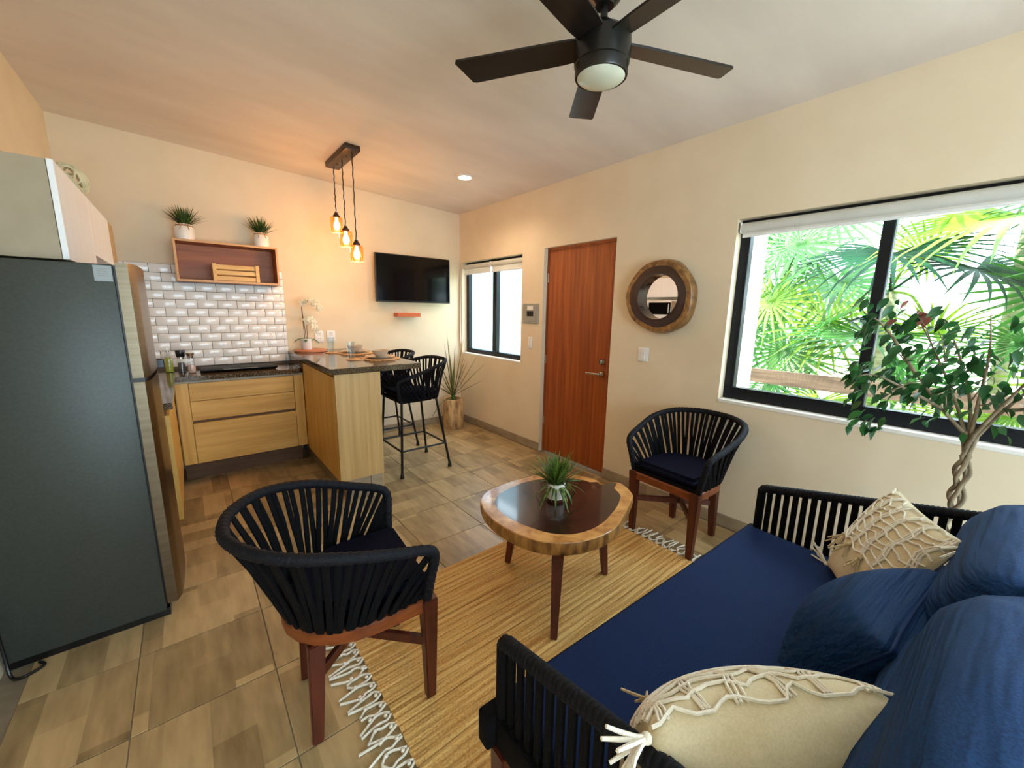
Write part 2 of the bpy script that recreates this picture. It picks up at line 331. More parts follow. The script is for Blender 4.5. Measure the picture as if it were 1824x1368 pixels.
def prism(bm, bot, top, mi=0):
    """quad-based tapering bar between two 4-point loops"""
    a = [bm.verts.new(p) for p in bot]; b_ = [bm.verts.new(p) for p in top]; n = len(a)
    for i in range(n): bm.faces.new((a[i], a[(i+1) % n], b_[(i+1) % n], b_[i])).material_index = mi
    bm.faces.new(list(reversed(a))).material_index = mi; bm.faces.new(b_).material_index = mi
    return bm
def leg_bm(p0, p1, s0, s1, rot=0.0, bev=0.004):
    """square tapered leg from p0 (floor) to p1 (top) with half sizes s0, s1"""
    bm = bmesh.new(); cs, sn = math.cos(rot), math.sin(rot)
    def loop(p, s): return [(p[0]+(a*cs-b_*sn)*s, p[1]+(a*sn+b_*cs)*s, p[2]) for a, b_ in ((-1, -1), (1, -1), (1, 1), (-1, 1))]
    prism(bm, loop(p0, s0), loop(p1, s1))
    if bev: bmesh.ops.bevel(bm, geom=[e for e in bm.edges], offset=bev, segments=2, affect='EDGES')
    return bm
def bar(p0, p1, w, h, bev=0.003):
    p0, p1 = Vector(p0), Vector(p1); t = (p1-p0).normalized(); up = Vector((0, 0, 1))
    if abs(t.z) > 0.95: up = Vector((1, 0, 0))
    s = t.cross(up).normalized(); u = s.cross(t); bm = bmesh.new()
    lp = lambda p: [p - s*w/2 - u*h/2, p + s*w/2 - u*h/2, p + s*w/2 + u*h/2, p - s*w/2 + u*h/2]
    prism(bm, lp(p0), lp(p1)); bmesh.ops.recalc_face_normals(bm, faces=bm.faces[:])
    if bev: bmesh.ops.bevel(bm, geom=bm.edges[:], offset=bev, segments=1, affect='EDGES')
    return bm
def catmull(pts, n):
    P = [Vector(p) for p in pts]; out = []
    for i in range(len(P)-1):
        p0 = P[i-1] if i else P[0]*2-P[1]; p3 = P[i+2] if i+2 < len(P) else P[-1]*2-P[-2]; p1, p2 = P[i], P[i+1]
        for k in range(n):
            t = k/n
            out.append(0.5*((2*p1)+(p2-p0)*t+(2*p0-5*p1+4*p2-p3)*t*t+(3*p1-p0-3*p2+p3)*t**3))
    out.append(P[-1]); return out
def resample(pts, n):
    d = [0.0]
    for a, b_ in zip(pts, pts[1:]): d.append(d[-1]+(b_-a).length)
    out = []; j = 0
    for i in range(n):
        s = d[-1]*i/(n-1)
        while j < len(d)-2 and d[j+1] < s: j += 1
        f = (s-d[j])/max(1e-9, d[j+1]-d[j]); out.append(pts[j].lerp(pts[j+1], max(0, min(1, f))))
    return out
def blade(bm, base, dirv, length, width, droop, n=5, mi=0, fold=0.15, up=Vector((0, 0, 1))):
    """thin grass/leaf blade that bends down along its length"""
    d = Vector(dirv).normalized(); side = d.cross(up)
    side = side.normalized() if side.length > 1e-4 else Vector((1, 0, 0))
    p = Vector(base); prev = None; st = length/n
    for i in range(n+1):
        t = i/n; wd = width*(math.sin(math.pi*min(1, 0.25+0.75*t))**0.8 if t < 1 else 0.02)*0.5 + 0.0004
        nrm = side.cross(d)
        row = [bm.verts.new(p - side*wd), bm.verts.new(p + nrm*(wd*fold*-2)), bm.verts.new(p + side*wd)]
        if prev:
            for a in range(2): bm.faces.new((prev[a], prev[a+1], row[a+1], row[a])).material_index = mi
        prev = row; d = (d + Vector((0, 0, -droop/n))).normalized(); p = p + d*st
    return bm
def structure(name, bm, m, parent=None, smooth=35, label=None):
    o = obj(name, bm, m, parent, smooth=smooth, label=label)
    if parent is None: o['kind'] = 'structure'
    return o
def wallquad(bm, axis, a, b_, u0, u1, z0, z1, holes):
    """wall slab between a..b_ on axis with rectangular holes (u0,u1,z0,z1)"""
    us = sorted({u0, u1} | {h[0] for h in holes} | {h[1] for h in holes}); zs = sorted({z0, z1} | {h[2] for h in holes} | {h[3] for h in holes})
    for i in range(len(us)-1):
        for j in range(len(zs)-1):
            uc, zc = (us[i]+us[i+1])/2, (zs[j]+zs[j+1])/2
            if any(h[0] < uc < h[1] and h[2] < zc < h[3] for h in holes): continue
            if axis == 'x': box(bm, a, b_, us[i], us[i+1], zs[j], zs[j+1])
            else: box(bm, us[i], us[i+1], a, b_, zs[j], zs[j+1])
    bmesh.ops.remove_doubles(bm, verts=bm.verts[:], dist=1e-5)
    seen = {}
    for f in bm.faces[:]:
        k = tuple(sorted(v.index for v in f.verts)); seen.setdefault(k, []).append(f)
    bm.verts.index_update(); seen = {}
    for f in bm.faces: seen.setdefault(tuple(sorted(v.index for v in f.verts)), []).append(f)
    bmesh.ops.delete(bm, geom=[f for k, l in seen.items() if len(l) > 1 for f in l], context='FACES')
    return bm

W, D, XL, YS = 2.90, 4.68, -0.65, -2.5
def ceil_z(x): return 2.735 + (W - x)*0.0465

# ---------------------------------------------------------------- room shell
floor = structure('floor', B(XL-0.2, W+0.15, YS-0.15, D+0.15, -0.12, -0.004), 'grout', smooth=None)
px, py = 0.455, 0.43
def tile_mesh():
    bm = B(-px/2+0.0022, px/2-0.0022, -py/2+0.0022, py/2-0.0022, -0.006, 0.0, 0.0012, 1); return bm
t0 = None
for i in range(-2, 7):
    for j in range(-6, 7):
        x0 = 0.153 + i*px; y0 = 1.74 + j*py
        if x0+px < XL or x0 > W or y0+py < YS or y0 > D: continue
        xa, xb, ya, yb = max(x0, XL), min(x0+px, W), max(y0, YS), min(y0+py, D)
        if xb-xa < 0.02 or yb-ya < 0.02: continue
        if (xb-xa) > px-0.001 and (yb-ya) > py-0.001:
            if t0 is None:
                t0 = obj('tile', tile_mesh(), 'tile', floor, smooth=None); t0.location = (x0+px/2, y0+py/2, 0)
            else: inst(t0, 'tile', (x0+px/2, y0+py/2, 0), floor)
        else:
            o = obj('tile', B(-(xb-xa)/2+0.002, (xb-xa)/2-0.002, -(yb-ya)/2+0.002, (yb-ya)/2-0.002, -0.006, 0, 0.0012, 1), 'tile', floor, smooth=None)
            o.location = ((xa+xb)/2, (ya+yb)/2, 0)
bm = bmesh.new()
prism(bm, [(XL-0.2, YS-0.15, ceil_z(XL-0.2)), (3.35, YS-0.15, ceil_z(3.35)), (3.35, D+0.15, ceil_z(3.35)), (XL-0.2, D+0.15, ceil_z(XL-0.2))],
      [(XL-0.2, YS-0.15, 3.15), (3.35, YS-0.15, 3.15), (3.35, D+0.15, 3.15), (XL-0.2, D+0.15, 3.15)])
bmesh.ops.recalc_face_normals(bm, faces=bm.faces[:])
structure('ceiling', bm, 'ceiling', smooth=None)
wall_back = structure('wall_back', B(XL-0.15, W+0.15, D, D+0.15, -0.1, 3.05), 'wall', smooth=None)
bm = B(XL-0.15, XL, 3.045, D, -0.1, 3.05); box(bm, XL-0.15, XL, YS-0.15, 3.045, 1.695, 3.05); box(bm, XL-0.2, XL-0.085, YS-0.15, 3.045, -0.1, 1.695)
structure('wall_left', bm, 'wall', smooth=None)
WIN1 = (3.40, 4.63, 0.955, 2.13); WIN2 = (-1.25, 1.215, 0.93, 2.14); DOOR = (2.176, 3.06, 0.0, 2.15)
structure('wall_right', wallquad(bmesh.new(), 'x', W, W+0.17, YS-0.15, D, -0.1, 3.0, [WIN1, WIN2, (DOOR[0], DOOR[1], -0.1, DOOR[3])]), 'wall', smooth=None)
WIN3 = (-0.4, 2.4, 0.05, 2.4)
structure('wall_front', wallquad(bmesh.new(), 'y', YS-0.15, YS, XL-0.15, W, -0.1, 3.05, [WIN3]), 'wall', smooth=None)
# skirting tiles
def skirting(name, x0, x1, y0, y1, axis):
    o = structure(name, B(x0, x1, y0, y1, 0, 0.088), 'grout', smooth=None)
    a, b_ = (y0, y1) if axis == 'y' else (x0, x1); n = max(1, round((b_-a)/0.45)); s = (b_-a)/n
    for k in range(n):
        u0, u1 = a+k*s+0.0015, a+(k+1)*s-0.0015
        if axis == 'y': obj('tile', B(x0-0.004, x1, u0, u1, 0.001, 0.09, 0.0015, 1), 'base', o, smooth=None)
        else: obj('tile', B(u0, u1, y0-0.004, y1, 0.001, 0.09, 0.0015, 1), 'base', o, smooth=None)
skirting('baseboard_right', W-0.008, W, 3.06, D-0.01, 'y')
o_b = skirting('baseboard_right_near', W-0.008, W, YS+0.02, 2.176, 'y')
skirting('baseboard_back', 1.20, W-0.014, D-0.008, D, 'x')

# subway tile backsplash pieces on the back wall and left wall
splash = structure('trim_1', B(XL, 0.808, D-0.006, D, 0.94, 1.868), 'tgrout', wall_back, smooth=None)
tb = {}
def sub(xa, xb, z, name='tile'):
    wd = round(xb-xa, 4)
    if wd not in tb:
        tb[wd] = obj('tile', B(-wd/2+0.0015, wd/2-0.0015, -0.004, 0.004, -0.036, 0.036, 0.002, 2), 'subway', splash, smooth=40)
        tb[wd].location = ((xa+xb)/2, D-0.009, z)
    else: inst(tb[wd], 'tile', ((xa+xb)/2, D-0.009, z), splash)
for k in range(13):
    z = 1.83 - k*0.075
    if z < 0.95: continue
    off = 0.0 if k % 2 == 0 else 0.075
    xs = [XL+0.001]; u = 0.808 - 0.15*10 + off - 0.105
    while u < 0.808:
        if u > XL+0.02 and u < 0.79: xs.append(u)
        u += 0.15
    xs.append(0.808)
    for a, b_ in zip(xs, xs[1:]): sub(a, b_, z)
splash2 = structure('trim_2', B(XL, XL+0.006, 3.05, D-0.014, 0.94, 1.46), 'tgrout', smooth=None)
q0 = None
for k in range(7):
    z = 0.985 + k*0.075
    for j in range(10):
        y = 3.13 + j*0.15 + (0.075 if k % 2 else 0)
        if y+0.075 > D-0.015: continue
        if q0 is None:
            q0 = obj('tile', B(-0.004, 0.004, -0.0735, 0.0735, -0.036, 0.036, 0.002, 2), 'subway', splash2); q0.location = (XL+0.009, y, z)
        else: inst(q0, 'tile', (XL+0.009, y, z), splash2)

# ---------------------------------------------------------------- windows
def window(name, y0, y1, z0, z1, xin, fr, mulls, depth=0.06):
    o = structure(name, box(box(bmesh.new(), xin, xin+depth, y0, y1, z0, z0+fr[0]), xin, xin+depth, y0, y1, z1-fr[1], z1), 'alu', smooth=None)
    for yy in (y0, y1-fr[2]): obj('frame_post', B(xin, xin+depth, yy, yy+fr[2], z0+fr[0], z1-fr[1], 0.003, 1), 'alu', o)
    for ym in mulls: obj('mullion', B(xin-0.012, xin+depth*0.8, ym-fr[3]/2, ym+fr[3]/2, z0+fr[0], z1-fr[1], 0.004, 1), 'alu', o)
    ys = [y0+fr[2]] + [v for m_ in sorted(mulls) for v in (m_-fr[3]/2, m_+fr[3]/2)] + [y1-fr[2]]
    for a, b_ in zip(ys[::2], ys[1::2]):
        obj('pane', B(xin+0.024, xin+0.03, a, b_, z0+fr[0], z1-fr[1]), 'glass', o, smooth=None)
    return o
w1o = window('window_1', WIN1[0], WIN1[1], WIN1[2], WIN1[3], W+0.075, (0.055, 0.04, 0.055, 0.075), [3.985])
w2o = window('window_2', WIN2[0], WIN2[1], WIN2[2], WIN2[3], W+0.075, (0.085, 0.06, 0.062, 0.055), [0.468, -0.42])
obj('window_sill', B(W-0.004, W+0.16, WIN1[0], WIN1[1], WIN1[2]-0.018, WIN1[2]+0.002, 0.003, 1), 'reveal', w1o)
obj('window_sill', B(W-0.006, W+0.16, WIN2[0], WIN2[1], WIN2[2]-0.022, WIN2[2]+0.002, 0.003, 1), 'reveal', w2o)
bm = bmesh.new(); box(bm, WIN3[0], WIN3[1], YS-0.1, YS-0.05, 0.05, 0.11); box(bm, WIN3[0], WIN3[1], YS-0.1, YS-0.05, 2.33, 2.4)
w3 = structure('window_3', bm, 'alu', smooth=None)
for xx in (-0.4, 0.97, 2.33): obj('frame_post', B(xx, xx+0.07, YS-0.1, YS-0.05, 0.11, 2.33), 'alu', w3, smooth=None)
for xa, xb in ((-0.33, 0.97), (1.04, 2.33)): obj('pane', B(xa, xb, YS-0.08, YS-0.074, 0.11, 2.33), 'glass', w3, smooth=None)

# ---------------------------------------------------------------- door
dl = structure('door_1', B(W+0.055, W+0.095, DOOR[0]+0.028, DOOR[1]-0.022, 0.006, 2.125, 0.002, 1), 'doorwood')
bm = bmesh.new(); box(bm, W+0.05, W+0.16, DOOR[0], DOOR[0]+0.026, 0, 2.15); box(bm, W+0.05, W+0.16, DOOR[1]-0.02, DOOR[1], 0, 2.15); box(bm, W+0.05, W+0.16, DOOR[0]+0.026, DOOR[1]-0.02, 2.127, 2.15)
obj('door_frame', bm, 'doorwood', dl, smooth=None)
def disc_x(xa, xb, y, z, r, n=24, r2=None):
    bm = bmesh.new(); lathe(bm, [(r, 0), (r, (xb-xa)*0.6), (r2 or r*0.8, xb-xa)], n); bm.transform(Matrix.Translation((xb, y, z)) @ Matrix.Rotation(R(-90), 4, 'Y')); return bm
obj('deadbolt', disc_x(W+0.028, W+0.056, 2.288, 1.072, 0.031), 'chrome', dl)
h = obj('door_handle', disc_x(W+0.025, W+0.056, 2.287, 0.962, 0.03), 'chrome', dl)
obj('lever', T(catmull([(W+0.03, 2.287, 0.962), (W-0.005, 2.287, 0.962), (W-0.018, 2.31, 0.962), (W-0.018, 2.36, 0.960), (W-0.016, 2.425, 0.957)], 5), [0.011]*16+[0.010]*4+[0.008], 10), 'chrome', h)
obj('deadbolt_turn', B(W+0.012, W+0.03, 2.284, 2.292, 1.056, 1.088, 0.002, 1), 'chrome', dl)
for z in (0.35, 1.02, 1.86): obj('hinge', T([(W+0.05, 3.04, z-0.045), (W+0.05, 3.04, z+0.045)], 0.007, 8), 'chrome', dl)

# ---------------------------------------------------------------- kitchen: back run
k1 = thing('base_cabinet', 'oak kitchen base cabinet with three drawers under the black cooktop', 'cabinet', (0.35, 4.4, 0))
obj('cabinet_body', B(-0.125, 0.824, 4.19, 4.665, 0.19, 0.885), 'oak', k1, True, smooth=None)
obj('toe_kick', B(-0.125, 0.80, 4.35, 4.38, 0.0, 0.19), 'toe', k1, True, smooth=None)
obj('filler_panel', B(-0.118, -0.036, 4.17, 4.19, 0.19, 0.885, 0.001, 1), 'oak', k1, True)
obj('filler_panel', B(0.742, 0.822, 4.17, 4.19, 0.19, 0.885, 0.001, 1), 'oak', k1, True)
for z0, z1 in ((0.735, 0.882), (0.565, 0.728), (0.19, 0.540)):
    obj('drawer', B(-0.032, 0.738, 4.168, 4.19, z0, z1, 0.0015, 1), 'oak_x', k1, True)
obj('finger_groove', B(-0.032, 0.738, 4.186, 4.192, 0.541, 0.564), 'toe', k1, True, smooth=None)
obj('metal_strip', B(-0.125, 0.824, 4.175, 4.20, 0.884, 0.904), 'metalgrey', k1, True, smooth=None)
# left run
k2 = thing('base_cabinet', 'oak kitchen base cabinet running along the left wall behind the fridge', 'cabinet', (-0.4, 3.6, 0))
obj('cabinet_body', B(XL+0.005, -0.152, 3.085, 4.66, 0.19, 0.904), 'oak', k2, True, smooth=None)
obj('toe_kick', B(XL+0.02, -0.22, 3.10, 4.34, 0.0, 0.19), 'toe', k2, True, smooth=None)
for y0, y1 in ((3.087, 3.63), (3.635, 4.16)): obj('cabinet_door', B(-0.152, -0.13, y0, y1, 0.19, 0.865, 0.0015, 1), 'oak', k2, True)
obj('finger_groove', B(-0.158, -0.145, 3.087, 4.16, 0.866, 0.903), 'toe', k2, True, smooth=None)
# L-shaped counter
bm = bmesh.new()
pts = [(XL+0.007, 3.065), (-0.108, 3.065), (-0.108, 4.155), (0.798, 4.155), (0.798, D-0.016), (XL+0.007, D-0.016)]
a = [bm.verts.new((p[0], p[1], 0.905)) for p in pts]; f = bm.faces.new(a)
e = bmesh.ops.extrude_face_region(bm, geom=[f]); bmesh.ops.translate(bm, verts=[v for v in e['geom'] if isinstance(v, bmesh.types.BMVert)], vec=(0, 0, 0.04))
bmesh.ops.recalc_face_normals(bm, faces=bm.faces[:]); bmesh.ops.bevel(bm, geom=bm.edges[:], offset=0.003, segments=1, affect='EDGES')
tag(obj('kitchen_counter', bm, 'granite'), 'L-shaped speckled granite countertop of the kitchen with the cooktop on it', 'countertop')
# peninsula
k3 = thing('peninsula_cabinet', 'oak peninsula cabinet under the raised granite breakfast bar', 'cabinet', (1.0, 3.85, 0))
obj('cabinet_body', B(0.848, 1.168, 3.136, D-0.005, 0.16, 1.022), 'oak', k3, True, smooth=None)
obj('end_panel', B(0.828, 1.178, 3.118, 3.135, 0.16, 1.022, 0.001, 1), 'oak_pale', k3, True)
obj('back_panel', B(1.169, 1.18, 3.136, D-0.005, 0.0, 1.022), 'oak_pale', k3, True, smooth=None)
for y0, y1 in ((3.138, 3.665), (3.669, 4.165)): obj('cabinet_door', B(0.826, 0.847, y0, y1, 0.16, 0.998, 0.0015, 1), 'oak', k3, True)
pl = obj('plinth', B(0.872, 1.168, 3.137, D-0.005, 0.0, 0.16), 'grout', k3, True, smooth=None)
for xa, xb in ((0.872, 1.065), (1.069, 1.168)): obj('tile', B(xa, xb, 3.127, 3.137, 0.002, 0.158, 0.0015, 1), 'base', pl, True, smooth=None)
bm = B(0.80, 1.53, 3.10, D-0.002, 1.025, 1.07, 0.003, 1); box(bm, 0.80, 0.823, 4.17, D-0.018, 0.946, 1.025)
tag(obj('breakfast_bar', bm, 'granite'), 'raised speckled granite breakfast bar top laid with two place settings', 'countertop')

# cooktop
o = thing('cooktop', 'black glass cooktop set on the kitchen counter before the white tiles', 'cooktop', (0.35, 4.42, 0.945))
obj('glass_plate', B(0.06, 0.64, 4.27, 4.58, 0.959, 0.967, 0.003, 2), 'inductive', o, True)
bm = bmesh.new(); prism(bm, [(0.085, 4.29, 0.9455), (0.615, 4.29, 0.9455), (0.615, 4.56, 0.9455), (0.085, 4.56, 0.9455)], [(0.062, 4.272, 0.959), (0.638, 4.272, 0.959), (0.638, 4.578, 0.959), (0.062, 4.578, 0.959)])
obj('base', bm, 'blackplastic', o, True)
obj('control_strip', B(0.22, 0.48, 4.285, 4.315, 0.967, 0.9675), 'steel', o, True, smooth=None)

# bottles
o = thing('oil_bottle', 'clear cruet of yellow-green oil on the counter corner by the fridge', 'bottle', (-0.145, 4.50, 0.945))
obj('bottle', lathe(bmesh.new(), [(0.028, 0), (0.03, 0.004), (0.03, 0.115), (0.026, 0.13), (0.011, 0.15), (0.011, 0.175)], 20), 'clear', o)
obj('oil', lathe(bmesh.new(), [(0.0275, 0.004), (0.0275, 0.112), (0.02, 0.128)], 20), 'oil', o)
obj('spout', lathe(bmesh.new(), [(0.013, 0.175), (0.013, 0.186), (0.005, 0.19), (0.004, 0.215)], 12), 'chrome', o)
o = thing('pepper_grinder', 'glass pepper grinder with black top between oil cruet and salt grinder', 'grinder', (-0.06, 4.43, 0.945))
obj('glass_body', lathe(bmesh.new(), [(0.028, 0), (0.028, 0.11), (0.024, 0.12)], 20), 'clear', o)
obj('peppercorns', lathe(bmesh.new(), [(0.025, 0.003), (0.025, 0.085)], 16), 'pepper', o)
obj('collar', lathe(bmesh.new(), [(0.026, 0.12), (0.026, 0.135)], 20), 'chrome', o)
obj('cap', lathe(bmesh.new(), [(0.026, 0.135), (0.03, 0.14), (0.034, 0.19), (0.032, 0.195)], 20), 'blackplastic', o)
o = thing('salt_grinder', 'glass salt grinder with flared chrome top beside the cooktop', 'grinder', (0.005, 4.36, 0.945))
obj('glass_body', lathe(bmesh.new(), [(0.024, 0), (0.03, 0.02), (0.03, 0.05), (0.022, 0.085), (0.021, 0.12)], 20), 'clear', o)
obj('salt_crystals', lathe(bmesh.new(), [(0.022, 0.004), (0.027, 0.02), (0.027, 0.048), (0.02, 0.07)], 16), 'salt', o)
obj('cap', lathe(bmesh.new(), [(0.02, 0.12), (0.018, 0.128), (0.030, 0.172), (0.028, 0.176)], 20), 'chrome', o)

# ---------------------------------------------------------------- fridge
fr = thing('refrigerator', 'tall graphite grey refrigerator with two stainless doors', 'refrigerator', (-0.4, 2.72, 0))
obj('cabinet_shell', B(-0.722, -0.212, 2.40, 3.03, 0.035, 1.682, 0.006, 2), 'fridge', fr, True)
obj('base_grille', B(-0.715, -0.20, 2.412, 3.02, 0.0, 0.04), 'blackplastic', fr, True, smooth=None)
def fridge_door(name, z0, z1):
    bm = bmesh.new(); n = 14; prof = []
    for i in range(n+1):
        t = i/n; yy = 2.398 + 0.634*t; e_ = min(t, 1-t)*0.634
        bulge = 0.052 + 0.016*math.sin(math.pi*t)
        if e_ < 0.02: bulge -= 0.014*(1-e_/0.02)**2
        prof.append((-0.205 + bulge, yy))
    prof = [(-0.205, 2.398)] + prof + [(-0.205, 3.032)]
    a = [bm.verts.new((p[0], p[1], z0)) for p in prof]; b_ = [bm.verts.new((p[0], p[1], z1)) for p in prof]; m_ = len(a)
    for i in range(m_): bm.faces.new((a[i], a[(i+1) % m_], b_[(i+1) % m_], b_[i]))
    bm.faces.new(a[::-1]); bm.faces.new(b_); bmesh.ops.recalc_face_normals(bm, faces=bm.faces[:])
    return obj(name, bm, 'steel', fr, True, smooth=50)
fridge_door('freezer_door', 1.197, 1.69); fridge_door('fridge_door', 0.07, 1.178)
obj('door_gasket', B(-0.212, -0.204, 2.41, 3.02, 0.08, 1.68), 'blackplastic', fr, True, smooth=None)
obj('door_gap', B(-0.205, -0.165, 2.403, 3.025, 1.179, 1.196), 'blackplastic', fr, True, smooth=None)
obj('hinge', B(-0.165, -0.115, 2.99, 3.045, 1.165, 1.215, 0.004, 1), 'blackplastic', fr, True)
st = obj('label_sticker', B(-0.272, -0.217, 2.3985, 2.3998, 1.612, 1.676), 'sticker', fr, True, smooth=None)
bm = bmesh.new()
for k in range(4): box(bm, -0.262, -0.232 + 0.004*(k % 2), 2.398, 2.3986, 1.634+k*0.009, 1.6355+k*0.009)
obj('printed_lines', bm, 'metalgrey', st, True, smooth=None)
tag(obj('power_cord', T(catmull([(-0.715, 2.37, 0.30), (-0.71, 2.37, 0.1), (-0.70, 2.35, 0.012), (-0.67, 2.32, 0.008), (-0.63, 2.335, 0.008), (-0.61, 2.36, 0.008), (-0.63, 2.39, 0.008)], 6), 0.006, 8), 'blackplastic'), 'black power cord looping on the floor at the fridge foot', 'cord')

# ---------------------------------------------------------------- upper cabinets
u1 = thing('wall_cabinet', 'tall white wall cabinet with putty-coloured side above the fridge', 'cabinet', (-0.5, 2.9, 1.4))
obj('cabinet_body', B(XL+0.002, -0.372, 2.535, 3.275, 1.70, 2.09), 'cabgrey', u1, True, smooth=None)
obj('cabinet_door', B(-0.37, -0.35, 2.535, 3.275, 1.70, 2.092, 0.0015, 1), 'cabwhite', u1, True)
obj('side_panel', B(XL+0.002, -0.352, 3.055, 3.275, 1.40, 1.70), 'cabwhite', u1, True, smooth=None)
u2 = thing('wall_cabinet', 'shorter white wall cabinet beyond the fridge with an open niche below', 'cabinet', (-0.5, 3.7, 1.78))
obj('cabinet_body', B(XL+0.002, -0.372, 3.28, 4.07, 1.79, 2.09), 'cabwhite', u2, True, smooth=None)
obj('cabinet_door', B(-0.37, -0.35, 3.28, 4.065, 1.785, 2.092, 0.0015, 1), 'cabwhite', u2, True)
obj('niche_shelf', B(XL+0.002, -0.352, 3.28, 4.065, 1.43, 1.46, 0.0015, 1), 'cabwhite', u2, True)
u3 = thing('filler_cabinet', 'narrow beige filler cabinet at the end of the white wall cabinets', 'cabinet', (-0.5, 4.3, 1.4))
obj('cabinet_body', B(XL+0.002, -0.372, 4.075, 4.33, 1.43, 2.09), 'cabwhite', u3, True, smooth=None)
obj('cabinet_door', B(-0.37, -0.352, 4.075, 4.33, 1.43, 2.09, 0.0015, 1), 'oak_pale', u3, True)
mw = thing('microwave', 'white microwave in the niche under the wall cabinet, seen in the mirror', 'microwave', (-0.48, 3.62, 1.461))
obj('housing', B(XL+0.01, -0.37, 3.36, 3.90, 1.461, 1.735, 0.006, 2), 'white', mw, True)
obj('door_window', B(-0.37, -0.362, 3.46, 3.86, 1.505, 1.70, 0.004, 1), 'inductive', mw, True)
obj('control_panel', B(-0.37, -0.364, 3.37, 3.45, 1.475, 1.72, 0.002, 1), 'metalgrey', mw, True)
obj('handle', T([(-0.352, 3.49, 1.53), (-0.352, 3.49, 1.68)], 0.007, 8), 'white', mw, True)
bl = thing('rattan_ball', 'pale woven rattan ball on top of the white wall cabinets', 'decoration', (-0.43, 3.38, 2.182))
for k in range(14):
    ax = Vector((random.gauss(0, 1), random.gauss(0, 1), random.gauss(0, 1))).normalized(); q = ax.to_track_quat('Z', 'Y')
    obj('strand', T([q @ Vector((0.088*math.cos(t*0.3142), 0.088*math.sin(t*0.3142), 0)) for t in range(20)], 0.005, 6, closed=True), 'ratt', bl)

# ---------------------------------------------------------------- open shelf box, crate, pots
s = thing('shelf_box', 'open wooden box shelf on the kitchen wall holding a slatted crate', 'shelf', (0.365, 4.57, 1.72))
obj('back_board', B(0.003, 0.727, 4.664, 4.672, 1.738, 2.047), 'shelfwood', s, True, smooth=None)
for nm, z in (('bottom_board', 1.72), ('top_board', 2.048)): obj(nm, B(-0.015, 0.745, 4.452, 4.672, z, z+0.017), 'shelfwood', s, True, smooth=None)
for x in (-0.015, 0.728): obj('side_board', B(x, x+0.017, 4.452, 4.672, 1.737, 2.048), 'shelfwood', s, True, smooth=None)
bm = bmesh.new()
for q in ((-0.015, 0.745, 1.72, 1.737), (-0.015, 0.745, 2.048, 2.065), (-0.015, 0.002, 1.737, 2.048), (0.728, 0.745, 1.737, 2.048)): box(bm, q[0], q[1], 4.446, 4.452, q[2], q[3])
obj('front_edging', bm, 'shelfedge', s, True, smooth=None)
cr = thing('wooden_crate', 'small pale slatted wooden crate inside the box shelf', 'crate', (0.41, 4.54, 1.7375))
for yy in (4.475, 4.62):
    for z in (1.745, 1.793, 1.842): obj('slat', B(0.235, 0.585, yy, yy+0.009, z, z+0.037, 0.001, 1), 'pine', cr, True)
for x in (0.235, 0.557):
    obj('corner_post', B(x, x+0.028, 4.464, 4.475, 1.7375, 1.886, 0.001, 1), 'pine', cr, True)
for x in (0.237, 0.573): obj('end_board', B(x, x+0.01, 4.485, 4.619, 1.7375, 1.886, 0.001, 1), 'pine', cr, True)
obj('crate_base', B(0.248, 0.572, 4.485, 4.619, 1.7375, 1.744), 'pine', cr, True, smooth=None)
def grass_pot(label, loc, r, hgt, n, ln, mtl, twine, spread, seed, base_brown=False, group=None):
    rnd = random.Random(seed)
    t = thing('potted_grass', label, 'plant', loc, 0, group)
    prof = [(r*0.86, 0), (r*0.95, 0.006), (r, hgt*0.25), (r, hgt*0.72), (r*0.86, hgt*0.86), (r*0.80, hgt*0.92), (r*0.86, hgt), (r*0.78, hgt), (r*0.72, hgt*0.9)]
    if not twine: prof = [(r*0.9, 0), (r, 0.008), (r, hgt*0.97), (r*0.97, hgt), (r*0.9, hgt), (r*0.88, hgt*0.9)]
    obj('pot', lathe(bmesh.new(), prof, 28, cap1=True), 'ceramic', t)
    if base_brown: obj('pot_foot', lathe(bmesh.new(), [(r*0.97, 0.001), (r*1.012, 0.006), (r*1.012, hgt*0.17)], 28), 'redwood', t, label='dark brown band at the foot of the pot')
    if twine:
        tw = obj('twine', T([(r*0.84*math.cos(a*0.2618), r*0.84*math.sin(a*0.2618), hgt*0.9) for a in range(24)], 0.005, 6, closed=True), 'twine', t)
        bm = bmesh.new()
        for q in (-1, 1):
            tube(bm, catmull([(r*0.2*0+0.003*q, -r*0.85, hgt*0.9), (0.022*q, -r*0.98, hgt*0.86), (0.03*q, -r*1.05, hgt*0.62)], 5), 0.003, 6)
            tube(bm, catmull([(0, -r*0.86, hgt*0.9), (0.022*q, -r*0.95, hgt*0.99), (0.03*q, -r*0.98, hgt*0.9), (0, -r*0.88, hgt*0.89)], 5), 0.003, 6)
        obj('bow', bm, 'twine', tw)
    bm = bmesh.new()
    for k in range(n):
        a = rnd.uniform(0, 2*math.pi); el = (rnd.uniform(0.0, 0.5) if k % 7 == 0 else rnd.uniform(0.55, 1.45)) if spread > 0.8 else rnd.uniform(0.62, 1.5)
        q = rnd.uniform(0, r*0.6)
        d = (math.cos(a)*math.cos(el), min(math.sin(a)*math.cos(el), 0.28 if twine else 1), math.sin(el))
        blade(bm, (q*math.cos(a), q*math.sin(a), hgt*0.92), d, ln*rnd.uniform(0.6, 1.1), 0.0095*(1.25 if spread > 0.8 else 1), (rnd.uniform(1.2, 2.2) if (spread > 0.8 and k % 7 == 0) else rnd.uniform(0.1, min(spread, 0.7))), 5)
    obj('grass_blades', bm, mtl, t, smooth=60, kind='stuff')
    return t
grass_pot('left of the two grass plants on the box shelf, in a twined white pot', (0.075, 4.545, 2.065), 0.068, 0.13, 120, 0.16, 'grass', True, 0.5, 1)
